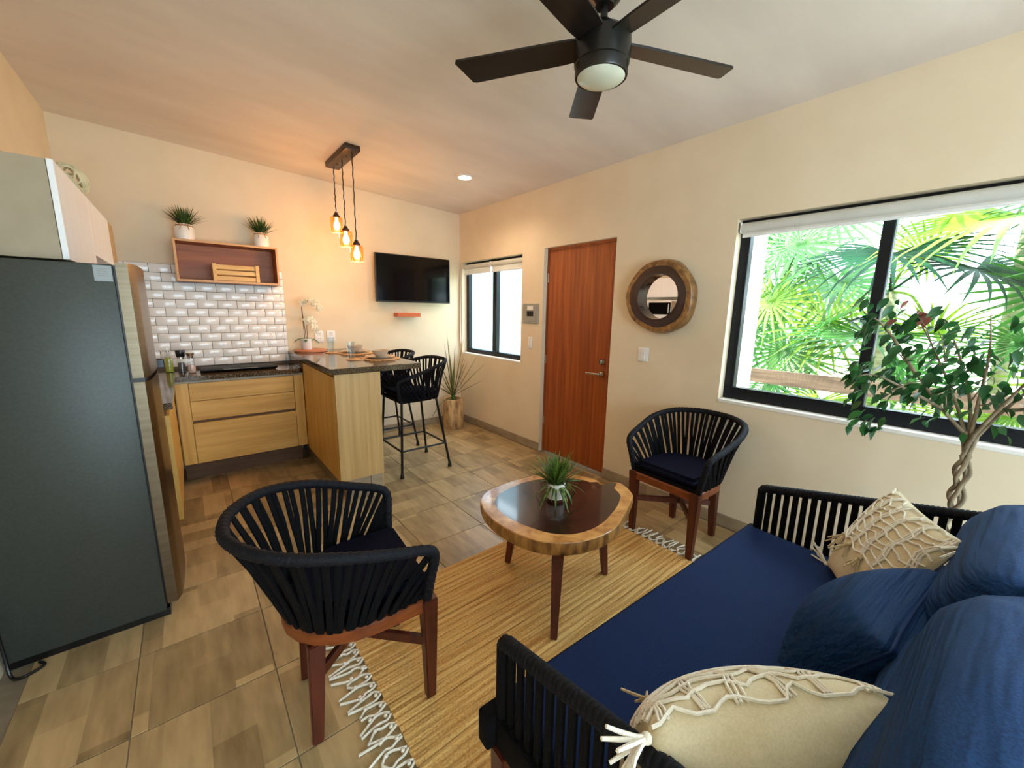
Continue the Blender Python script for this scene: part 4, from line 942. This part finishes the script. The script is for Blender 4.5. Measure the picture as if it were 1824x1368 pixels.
# ---------------------------------------------------------------- live-edge coffee table
tb_ = thing('coffee_table', 'round live-edge log slice coffee table on reddish tapered legs', 'table', (1.58, 1.45, 0.0))
ZT = 0.462
outl = [(1.143, 1.62), (1.122, 1.48), (1.138, 1.335), (1.195, 1.205), (1.295, 1.118), (1.43, 1.075), (1.57, 1.075), (1.70, 1.12), (1.81, 1.165), (1.90, 1.205), (1.955, 1.235), (2.005, 1.30), (2.035, 1.375),
        (2.005, 1.42), (1.945, 1.425), (1.925, 1.45), (1.95, 1.50), (1.93, 1.58), (1.885, 1.655), (1.80, 1.735), (1.68, 1.79), (1.55, 1.815), (1.42, 1.815), (1.29, 1.795), (1.195, 1.725)]
ol = catmull([Vector((p[0]-1.58, p[1]-1.45, 0)) for p in outl+outl[:1]], 4)[:-1]
bm = bmesh.new(); rings = []
def inset(s, dx=0.0): return [Vector((p.x*s+dx, p.y*s, 0)) for p in ol]
hb_ = []
for p in ol:   # heartwood follows the outline but reaches the bark at the notch
    a = math.atan2(p.y, p.x); f_ = max(0.0, 1-abs(a+0.03)/0.20)
    hb_.append(p*min(0.965, 0.82+0.015*math.sin(5*a)+0.145*min(1, f_*2)))
for pts, z in ((inset(0.965), ZT-0.075), (inset(0.985), ZT-0.068), (inset(1.0), ZT-0.035), (inset(0.995), ZT-0.004), (inset(0.987), ZT), (hb_, ZT)):
    rings.append([bm.verts.new((p.x, p.y, z)) for p in pts])
m_ = len(ol)
for k in range(5):
    for i in range(m_):
        f = bm.faces.new((rings[k][i], rings[k][(i+1) % m_], rings[k+1][(i+1) % m_], rings[k+1][i])); f.material_index = 0 if k < 3 else 1
cv = bm.verts.new((0, 0, ZT))
for i in range(m_): f = bm.faces.new((rings[5][i], rings[5][(i+1) % m_], cv)); f.material_index = 2
cb_ = bm.verts.new((0, 0, ZT-0.072))
for i in range(m_): f = bm.faces.new((rings[0][(i+1) % m_], rings[0][i], cb_)); f.material_index = 0
bmesh.ops.recalc_face_normals(bm, faces=bm.faces[:])
obj('table_slab', bm, ['bark', 'sap', 'heart'], tb_, smooth=28)
for fx, fy in ((1.195, 1.115), (1.385, 1.70), (1.765, 1.265), (1.90, 1.62)):
    dx, dy = fx-1.55, fy-1.42
    obj('leg', leg_bm((fx-1.58, fy-1.45, 0.0105), (1.55+dx*0.84-1.58, 1.42+dy*0.84-1.45, ZT-0.068), 0.016, 0.028, math.atan2(dy, dx)), 'redwood', tb_)
grass_pot('bushy green grass in a small white pot with brown foot on the log table', (1.545, 1.475, ZT+0.0005), 0.052, 0.105, 170, 0.19, 'grass_lit', False, 1.5, 9, base_brown=True)

# ---------------------------------------------------------------- sofa
sf = thing('sofa', 'long navy sofa with black corded arms and wooden legs', 'sofa', (1.365, 0.25, 0.0), R(-2.2))
SX = 0.79   # half inner length; local x along the sofa, y towards the table
yf, yb = 0.455, -0.46
def zarm(y): return 0.655 + (0.44-y)*0.225
for sx in (-1, 1):
    x = 0.81*sx
    for y in (yf-0.035, yb+0.04): obj('leg', leg_bm((x, y+(0.01 if y > 0 else -0.01), 0.0118 if y > 0 else 0.0), (x, y, 0.33), 0.022, 0.03), 'redwood', sf)
    obj('side_rail', B(x-0.022, x+0.022, yb+0.01, yf+0.012, 0.325, 0.425, 0.008, 2), 'cord', sf)
    obj('arm_post', T([(x, yf-0.022, 0.42), (x, yf-0.022, zarm(yf-0.022)-0.01)], 0.019, 10), 'cord', sf)
    obj('arm_post', T([(x, yb+0.03, 0.42), (x, yb+0.03, zarm(yb+0.03)-0.01)], 0.019, 10), 'cord', sf)
    rail = [Vector((x, yf-0.022, zarm(yf-0.022)-0.012)), Vector((x, yf-0.03, zarm(yf-0.03))), Vector((x, yb+0.03, zarm(yb+0.03)))]
    rl = resample([rail[1], rail[2]], 60)
    ar = obj('arm_rail', T([rail[0]]+rl, 0.019, 12), 'cord_navy', sf, smooth=60)
    bm = bmesh.new()
    for i in range(1, 59, 1):
        d = (rl[1]-rl[0])*0.42; tl = Vector((0.006, 0, 0))*(1 if i % 2 else -1)
        tube(bm, [rl[i]-d+tl*0, rl[i]-d*0.6, rl[i]+d*0.6, rl[i]+d], [0.019, 0.0215, 0.0215, 0.019], 10)
    obj('rail_wrap', bm, 'cord_navy', ar, smooth=60)
    ns = 23
    for i in range(ns):
        y = yf-0.06 - i*(yf-yb-0.12)/(ns-1)
        for z_ in (0,):
            bm = bmesh.new(); box(bm, x-0.008, x+0.008, y-0.012, y+0.012, 0.42, zarm(y)-0.012, 0.005, 1); obj('cord_strap', bm, 'cord', sf)
obj('front_rail', B(-0.86, 0.86, yf-0.02, yf+0.03, 0.325, 0.43, 0.01, 2), 'cord', sf)
obj('back_rail', B(-0.79, 0.79, yb, yb+0.035, 0.325, 0.41, 0.008, 2), 'cord', sf)
obj('back_top_rail', T([(-0.81, yb+0.03, 0.835), (0.81, yb+0.03, 0.835)], 0.019, 10), 'cord', sf)
for k in range(22): obj('back_strap', B(-0.76+k*0.0724-0.012, -0.76+k*0.0724+0.012, yb+0.022, yb+0.038, 0.41, 0.83), 'cord', sf, smooth=None)
def cushion_box(x0, x1, y0, y1, z0, z1, bev, sag=0.0, seg=4):
    bm = B(x0, x1, y0, y1, z0, z1, bev, seg); return bm
bm = B(-0.785, 0.785, yb+0.04, yf+0.015, 0.35, 0.455, 0.022, 4)
obj('seat_cushion', bm, 'navy', sf, smooth=60)
def back_cushion(xc, wd, seed):
    bm = bmesh.new(); nx, nz = 18, 14; r_ = random.Random(seed); front, back = [], []
    for j in range(nz+1):
        v = j/nz*2-1; rf_, rb_ = [], []
        for i in range(nx+1):
            u = i/nx*2-1
            k = max(0.0, (1-abs(u)**6)*(1-abs(v)**5))**0.42
            w_ = 0.015*math.sin(v*9+u*2+seed)*k*(1 if v < 0.6 else 0.4)
            x_ = u*wd/2*(1-0.03*v*v); z_ = v*0.245*(1-0.04*u*u)
            rf_.append(bm.verts.new((x_, 0.092*k+0.012*k*(1-v*v)+w_*0.35, z_))); rb_.append(bm.verts.new((x_, -0.07*k-0.0005, z_)))
        front.append(rf_); back.append(rb_)
    for j in range(nz):
        for i in range(nx):
            bm.faces.new((front[j][i], front[j][i+1], front[j+1][i+1], front[j+1][i])); bm.faces.new((back[j][i+1], back[j][i], back[j+1][i], back[j+1][i+1]))
    bmesh.ops.remove_doubles(bm, verts=bm.verts[:], dist=0.002); bmesh.ops.recalc_face_normals(bm, faces=bm.faces[:])
    bm.transform(Matrix.Translation((xc, -0.305, 0.69)) @ Matrix.Rotation(R(17), 4, 'X'))
    return obj('back_cushion', bm, 'navy_wr', sf, smooth=75)
back_cushion(-0.365, 0.84, 1); back_cushion(0.42, 0.75, 2)

def pillow_bm(wd, ht, th, n=22, pinch=0.07, round_=0.0, wr=0.0, seed=0):
    bm = bmesh.new(); A, Bk = [], []
    for j in range(n+1):
        v = j/n*2-1; ra, rb = [], []
        for i in range(n+1):
            u = i/n*2-1; k = max(0.0, (1-u*u)*(1-v*v))**0.42
            x_ = u*wd/2*(1-pinch*(1-v*v)); y_ = v*ht/2*(1-pinch*(1-u*u))
            q = wr*math.sin(7*u+5*v+seed)*math.sin(4*v-6*u+seed*2)*k
            ra.append(bm.verts.new((x_, y_, th/2*k+q))); rb.append(bm.verts.new((x_, y_, -th/2*k)))
        A.append(ra); Bk.append(rb)
    for j in range(n):
        for i in range(n):
            bm.faces.new((A[j][i], A[j][i+1], A[j+1][i+1], A[j+1][i])); bm.faces.new((Bk[j][i+1], Bk[j][i], Bk[j+1][i], Bk[j+1][i+1]))
    bmesh.ops.remove_doubles(bm, verts=bm.verts[:], dist=0.0008); return bm
def macrame_pillow(lab, center, uax, vax, wd, ht, th, vlo, seed, side, corners):
    u_ = Vector(uax).normalized(); v_ = Vector(vax); v_ = (v_ - u_*v_.dot(u_)).normalized(); n_ = u_.cross(v_)
    m = Matrix((u_, v_, n_)).transposed().to_4x4(); m.translation = Vector(center)
    t = thing('throw_pillow', lab, 'pillow', (0, 0, 0)); t.matrix_world = m; WM[t.name] = m
    obj('pillow_body', pillow_bm(wd, ht, th, 24, 0.07, wr=0.004, seed=seed), 'cream', t, smooth=75)
    rn = random.Random(seed)
    def P(u, v, lift=0.004):
        k = max(0.0, (1-u*u)*(1-v*v))**0.42
        return Vector((u*wd/2*(1-0.07*(1-v*v)), v*ht/2*(1-0.07*(1-u*u)), side*(th/2*k+lift)))
    bm = bmesh.new(); nu = 11
    vs = [vlo + (0.985-vlo)*i/8 for i in range(9)]
    for v in vs:
        tube(bm, [P(-0.96+1.92*i/26, min(0.99, v+rn.uniform(-0.02, 0.02)+0.035*math.sin(i*0.9+v*9))) for i in range(27)], 0.0036, 5)
    us = []
    for g in range(6):
        c0 = -0.86 + g*0.344
        us += [c0-0.035, c0+0.0, c0+0.035]
    for u in us:
        tube(bm, [P(u+rn.uniform(-0.012, 0.012)+0.03*math.sin(i*0.9+u*7), vlo+(0.985-vlo)*i/14) for i in range(15)], 0.0032, 5)
    obj('macrame_net', bm, 'yarn', t, smooth=60, label='white knotted net over the pillow face')
    def tass(p, d, ln, mtl, nst=7, r=0.0042):
        bm = bmesh.new(); d = Vector(d).normalized()
        for k in range(nst):
            j = Vector((rn.gauss(0, 0.3), rn.gauss(0, 0.3), rn.gauss(0, 0.3)))
            tube(bm, [p, p+d*ln*0.3+j*0.012, p+d*ln*0.65+j*0.035, p+d*ln*rn.uniform(0.85, 1.1)+j*0.06], [r, r, r, r*0.8], 5)
        rs = bmesh.ops.create_icosphere(bm, subdivisions=2, radius=r*2.4); bmesh.ops.translate(bm, verts=rs['verts'], vec=p+d*0.006)
        obj('tassel', bm, mtl, t, smooth=60)
    for cu, cv_, dv in corners: tass(Vector((cu*wd/2, cv_*ht/2, 0)), dv, 0.08, 'yarn', 9)
    for u in (-0.72, -0.26, 0.2, 0.66): tass(P(u, vlo-0.03, 0.006), (0.05, -1, side*0.12), 0.06, 'yarn_tan', 6, 0.0036)
    return t
macrame_pillow('cream macrame pillow leaning in the far corner of the navy sofa', (1.905, 0.145, 0.655), (0.885, 0.465, -0.02), (0.18, -0.38, 0.91), 0.46, 0.43, 0.17, -0.12, 4, -1, ((-1, 1, (-0.1, -0.9, -0.5)), (1, -1, (0.7, 0.3, -0.5))))
macrame_pillow('cream macrame pillow on the near end of the sofa, seen from behind', (0.815, 0.215, 0.605), (-0.857, 0.52, 0.0), (-0.20, -0.33, 0.92), 0.52, 0.42, 0.27, 0.1, 8, 1, ((1, 1, (1, 0.1, -0.2)), (-1, 1, (-0.55, 0.35, -0.6))))
# navy throw pillow leaning on the back cushions
u_ = Vector((0.99, -0.10, 0.03)).normalized(); v_ = Vector((0.0, -0.50, 0.86)); v_ = (v_-u_*v_.dot(u_)).normalized(); n_ = u_.cross(v_)
m_ = Matrix((u_, v_, n_)).transposed().to_4x4(); m_.translation = (1.44, 0.125, 0.60)
bo = thing('throw_pillow', 'plump navy pillow leaning on the sofa back between the two macrame pillows', 'pillow'); bo.matrix_world = m_; WM[bo.name] = m_
obj('pillow_body', pillow_bm(0.50, 0.40, 0.29, 30, 0.10, wr=0.007, seed=3), 'navy_wr', bo, smooth=75)
def prm(q):
    u, v = q; return Vector((u*0.25*(1-0.10*(1-v*v)), v*0.20*(1-0.10*(1-u*u)), 0))
pp = [prm(q) for q in [(-1+i/10, -1) for i in range(20)] + [(1, -1+i/10) for i in range(20)] + [(1-i/10, 1) for i in range(20)] + [(-1, 1-i/10) for i in range(20)]]
obj('piping', T(pp, 0.004, 6, closed=True), 'navy', bo, smooth=60)

# ---------------------------------------------------------------- ficus
fx = thing('ficus_tree', 'braided-trunk ficus tree in a pot behind the sofa arm', 'tree', (2.52, 0.02, 0.0))
obj('pot', lathe(bmesh.new(), [(0.11, 0), (0.12, 0.01), (0.15, 0.28), (0.155, 0.30), (0.145, 0.30), (0.14, 0.26)], 32), 'ceramic', fx)
obj('soil', lathe(bmesh.new(), [(0.139, 0.255), (0.138, 0.262)], 24), 'soil', fx)
for k in range(4):
    pts = []
    for i in range(61):
        z = 0.25 + 0.80*i/60; ph = z*14.0 + k*math.pi/2
        rad = 0.007 + 0.017*abs(math.sin((z-0.585)*math.pi/0.115))*(1 if z > 0.40 else 0.5)
        if z > 0.95: rad = 0.007 + 0.012*(z-0.95)/0.1
        pts.append((rad*math.cos(ph), rad*math.sin(ph), z))
    obj('trunk_strand', T(pts, [0.0085]*61, 8), 'trunk', fx, smooth=60)
rf = random.Random(21); tips = []
brs = [((0, 0, 1.02), (-0.02, 0.10, 1.14), (-0.02, 0.20, 1.28), (0.0, 0.30, 1.40)), ((0, 0.01, 1.02), (0.02, 0.06, 1.16), (0.04, 0.14, 1.34), (0.05, 0.22, 1.5)),
       ((0, 0, 1.02), (-0.03, 0.0, 1.2), (-0.05, 0.0, 1.38), (-0.06, 0.02, 1.54)), ((0, -0.01, 1.02), (0.0, -0.07, 1.16), (0.0, -0.16, 1.32), (-0.03, -0.25, 1.44)),
       ((0, 0, 1.02), (0.05, 0.03, 1.2), (0.1, 0.1, 1.4), (0.14, 0.16, 1.52)), ((0, 0, 1.02), (-0.06, -0.06, 1.18), (-0.12, -0.12, 1.32), (-0.16, -0.2, 1.42)),
       ((-0.02, 0.10, 1.14), (-0.06, 0.2, 1.2), (-0.1, 0.32, 1.26), (-0.12, 0.4, 1.24)), ((0.0, -0.07, 1.16), (-0.04, -0.2, 1.2), (-0.06, -0.32, 1.2), (-0.08, -0.4, 1.14)), ((-0.02, 0.2, 1.28), (-0.06, 0.28, 1.42), (-0.08, 0.34, 1.5), (-0.08, 0.40, 1.54))]
for b_ in brs:
    pts = catmull(b_, 6); obj('branch', T(pts, [0.008-0.006*i/(len(pts)-1) for i in range(len(pts))], 7), 'trunk', fx, smooth=60); tips += pts[5:]
for k in range(26):
    p = rf.choice(tips); q = p + Vector((rf.uniform(-0.12, 0.1), rf.uniform(-0.14, 0.14), rf.uniform(-0.06, 0.14)))
    obj('twig', T([p, p.lerp(q, 0.5)+Vector((0, 0, 0.02)), q], [0.003, 0.0022, 0.0015], 5), 'trunk', fx, smooth=60); tips += [p.lerp(q, 0.6), q, q]
def ficus_leaf():
    bm = bmesh.new(); rows = []
    for t, wd_ in ((0, 0.002), (0.12, 0.010), (0.35, 0.0165), (0.6, 0.014), (0.85, 0.0055), (1.0, 0.0005)):
        x_ = t*0.062; z_ = -0.018*t*t
        rows.append([bm.verts.new((x_, -wd_, z_+wd_*0.25)), bm.verts.new((x_, 0, z_)), bm.verts.new((x_, wd_, z_+wd_*0.25))])
    for a, b_ in zip(rows, rows[1:]):
        for i in range(2): bm.faces.new((a[i], b_[i], b_[i+1], a[i+1]))
    return bm
def leaf_spot(k):
    p = rf.choice(tips) + Vector((rf.gauss(0, 0.05), rf.gauss(0, 0.065), rf.gauss(0, 0.045)))
    if k < 12: p = Vector((rf.uniform(-0.03, 0.05), 0.18+rf.uniform(0, 0.12), 1.5+rf.uniform(0, 0.1)))
    elif k < 30: p = Vector((-0.1+rf.uniform(-0.05, 0.05), 0.27+rf.uniform(-0.05, 0.1), 1.03+rf.uniform(-0.04, 0.12)))
    elif k < 52: p = Vector((-0.1+rf.uniform(-0.05, 0.05), -0.38+rf.uniform(-0.06, 0.08), 1.0+rf.uniform(-0.08, 0.16)))
    p.x = min(p.x, 0.3 - rf.uniform(0, 0.05)); p.y = min(p.y, 0.40 - rf.uniform(0, 0.06))
    az = math.atan2(p.y, p.x+0.1) + rf.uniform(-1.4, 1.4)
    return p, Euler((rf.uniform(-0.9, 0.9), rf.uniform(0.15, 1.25), az)), rf.uniform(0.65, 1.15)
l0 = l1 = None
for k in range(292):
    p, e_, s_ = leaf_spot(k)
    if k < 9:
        if l1 is None: lf = l1 = obj('leaf', ficus_leaf(), 'ficus_red', fx, smooth=60, label='reddish young leaf')
        else: lf = inst(l1, 'leaf', (0, 0, 0), fx); lf['label'] = 'reddish young leaf'
    else:
        if l0 is None: lf = l0 = obj('leaf', ficus_leaf(), 'ficus', fx, smooth=60)
        else: lf = inst(l0, 'leaf', (0, 0, 0), fx)
    lf.location = p; lf.rotation_euler = e_; lf.scale = (s_, s_, s_)
bm = bmesh.new()
for k in range(230):
    p, e_, s_ = leaf_spot(100+k); b2 = ficus_leaf(); b2.transform(Matrix.Translation(p) @ e_.to_matrix().to_4x4() @ Matrix.Scale(s_, 4))
    me_ = bpy.data.meshes.new('tmp'); b2.to_mesh(me_); b2.free(); bm.from_mesh(me_); bpy.data.meshes.remove(me_)
obj('foliage', bm, 'ficus', fx, smooth=60, kind='stuff')

# ---------------------------------------------------------------- outside
structure('garden_ground', B(3.07, 16, -9, 12, -0.75, -0.6), 'garden', smooth=None)
structure('balcony_slab', B(W+0.17, 4.06, -3.5, D+1, -0.25, -0.03), 'concrete', smooth=None)
structure('neighbour_wall', B(4.25, 4.4, 4.72, 9.5, -0.6, 2.9), 'paleblue', smooth=None)
structure('garden_wall', B(11.0, 11.2, -9, 9, -0.6, 2.1), 'outerwall', smooth=None)
rl_ = thing('balcony_railing', 'weathered brown timber rail of the balcony outside the big window', 'railing', (4.0, 0.3, 0))
for k in range(3): obj('rail_board', B(3.985, 4.015, -3.2 + k*1.9, -3.2 + k*1.9 + 1.894, 0.92, 1.045, 0.003, 1), 'weathered', rl_, True)
for y in (-2.2, -0.75, 2.35): obj('rail_post', B(4.015, 4.055, y, y+0.06, -0.03, 1.03), 'weathered', rl_, True, smooth=None)
tag(obj('balcony_column', B(3.12, 3.42, 1.205, 1.40, -0.03, 2.75, 0.004, 1), 'outerwall'), 'white column outside the left edge of the big window', 'column')
def fan_leaf(nseg=26, span=300, rad=1.0, droop=0.5, seed=0, width=0.05):
    bm = bmesh.new(); r_ = random.Random(seed)
    for k in range(nseg):
        a = R(-span/2 + span*k/(nseg-1)); l_ = rad*(0.78+0.22*math.cos(a*0.55))*r_.uniform(0.92, 1.05)
        d = Vector((math.cos(a), math.sin(a), 0.10)).normalized(); sd = Vector((-math.sin(a), math.cos(a), 0))
        p = Vector((0, 0, 0)); prev = None; nn = 5; dr = droop*r_.uniform(0.6, 1.3)
        for i in range(nn+1):
            t = i/nn; wd_ = 0.95*width*rad*(0.25+1.0*t/0.42 if t < 0.42 else 1.25*(1-(t-0.42)/0.6))*0.5
            row = [bm.verts.new(p-sd*wd_+Vector((0, 0, wd_*0.5))), bm.verts.new(p), bm.verts.new(p+sd*wd_+Vector((0, 0, wd_*0.5)))]
            if prev:
                for q in range(2): bm.faces.new((prev[q], row[q], row[q+1], prev[q+1]))
            prev = row; p = p + d*l_/nn; d = (d + Vector((0, 0, -dr*t/nn*2.2))).normalized()
    return bm
FL = {}
def palm(name, lab, base, trunk_top, leaves, tr=0.06, group='fan palms outside the big window'):
    t = thing(name, lab, 'palm', (base[0], base[1], -0.6), 0, group)
    tp_ = Vector(trunk_top); b0 = Vector((base[0], base[1], -0.6))
    pts = [b0.lerp(tp_, i/10) for i in range(11)]
    obj('trunk', T(pts, [tr*(1+0.12*(i % 2)) for i in range(11)], 10), 'palmtrunk', t, True, smooth=60)
    for (hub, direc, tilt, rad, kind, var) in leaves:
        hub = Vector(hub); key = (kind, var)
        pt = catmull([tp_, tp_.lerp(hub, 0.5)+Vector((0, 0, 0.12)), hub], 5)
        obj('petiole', T(pts=pt, r=0.011, n=6), kind, t, True, smooth=60)
        if key not in FL:
            FL[key] = obj('leaf', fan_leaf(26, (300, 250, 330)[var], 1.0, (0.55, 1.0, 0.3)[var], var+3), kind, t, smooth=70); lf = FL[key]
        else: lf = inst(FL[key], 'leaf', (0, 0, 0), t)
        # direc: azimuth in degrees of the mid segment; tilt: pitch down of the leaf plane, roll in third value
        lf.location = wm(t).inverted() @ hub; lf.rotation_euler = Euler((R(tilt[1]), R(tilt[0]), R(direc)), 'XYZ'); lf.scale = (rad,)*3
palm('fan_palm', 'tall fan palm with pale trunk, right of the window mullion', (5.0, -0.05), (4.95, -0.03, 2.30),
     [((4.55, 0.06, 2.24), 160, (25, 0), 0.95, 'palmleaf_y', 1), ((4.75, -0.45, 2.35), 200, (30, 10), 0.9, 'palmleaf', 1), ((4.85, 0.4, 2.55), 110, (20, 0), 0.8, 'palmleaf', 1), ((5.3, -0.6, 2.2), 250, (35, 0), 0.9, 'palmleaf_y', 0), ((4.7, -0.25, 1.75), 190, (75, 0), 0.6, 'palmleaf', 1), ((4.6, -0.5, 1.9), 215, (50, 0), 0.8, 'palmleaf', 0)])
palm('fan_palm', 'backlit drooping fan palm directly behind the window mullion', (5.1, 0.72), (4.95, 0.70, 1.75),
     [((4.42, 0.65, 2.02), 175, (25, 0), 0.78, 'palmleaf_d', 1), ((4.75, 0.50, 2.02), 120, (-35, 30), 0.42, 'palmleaf_y', 0), ((4.5, 0.72, 1.36), 120, (8, -12), 0.78, 'palmleaf', 0), ((4.6, 0.35, 1.40), 200, (-30, 0), 0.5, 'palmleaf_y', 0), ((4.9, 0.95, 1.55), 100, (40, 0), 0.7, 'palmleaf', 1), ((4.75, 0.2, 1.9), 230, (30, 0), 0.7, 'palmleaf_d', 1), ((5.2, 0.6, 1.1), 150, (60, 0), 0.6, 'palmleaf', 1)])
palm('fan_palm', 'bright fan palm at the left edge of the window view', (5.6, 1.75), (5.5, 1.72, 1.75),
     [((5.0, 1.66, 1.67), 180, (62, 0), 0.62, 'palmleaf_y', 2), ((5.35, 1.55, 2.30), 180, (55, 0), 0.75, 'palmleaf', 2), ((5.2, 1.3, 2.1), 120, (40, 0), 0.7, 'palmleaf', 1), ((4.95, 1.45, 1.15), 170, (70, 0), 0.75, 'palmleaf', 2), ((5.3, 2.1, 1.95), 120, (60, 0), 0.7, 'palmleaf_y', 0), ((5.1, 1.15, 1.45), 200, (55, 0), 0.7, 'palmleaf_y', 2), ((5.6, 1.2, 1.9), 220, (50, 0), 0.8, 'palmleaf', 0), ((5.4, 1.95, 1.3), 160, (75, 0), 0.7, 'palmleaf', 2)], 0.05)
palm('fan_palm', 'low young fan palm behind the balcony rail below the mullion', (4.9, 0.95), (4.85, 0.95, 0.2),
     [((4.6, 1.02, 0.72), 170, (25, 0), 0.55, 'palmleaf_y', 0), ((4.5, 0.58, 0.82), 150, (5, 10), 0.45, 'palmleaf_y', 1), ((4.8, 1.45, 0.8), 140, (35, 0), 0.6, 'palmleaf', 0), ((4.7, 0.15, 0.75), 210, (30, 0), 0.55, 'palmleaf_y', 0), ((5.1, 0.5, 0.95), 200, (50, 0), 0.6, 'palmleaf', 2), ((5.1, 1.3, 1.05), 150, (50, 0), 0.6, 'palmleaf_y', 2)], 0.05)
palm('fan_palm', 'young fan palm at the right edge of the window view', (4.9, -0.75), (4.85, -0.7, 0.9),
     [((4.55, -0.12, 1.36), 165, (35, 0), 0.5, 'palmleaf', 0), ((4.6, -0.4, 1.1), 190, (50, 0), 0.55, 'palmleaf_y', 0), ((4.7, -0.9, 1.4), 215, (45, 0), 0.6, 'palmleaf', 1), ((4.6, -0.15, 0.85), 170, (40, 0), 0.5, 'palmleaf_y', 1)], 0.05)
palm('fan_palm', 'distant fan palm rising behind the bright palm at the window', (7.4, 2.3), (7.3, 2.25, 2.3),
     [((6.9, 2.2, 2.5), 180, (55, 0), 0.9, 'palmleaf', 2), ((7.0, 1.7, 2.9), 200, (50, 0), 0.9, 'palmleaf', 0), ((7.0, 2.7, 2.8), 140, (50, 0), 0.9, 'palmleaf', 2), ((7.0, 2.2, 1.7), 180, (75, 0), 0.9, 'palmleaf', 2), ((7.0, 1.6, 1.9), 210, (65, 0), 0.9, 'palmleaf', 0), ((7.1, 2.8, 1.8), 150, (70, 0), 0.9, 'palmleaf', 0)])
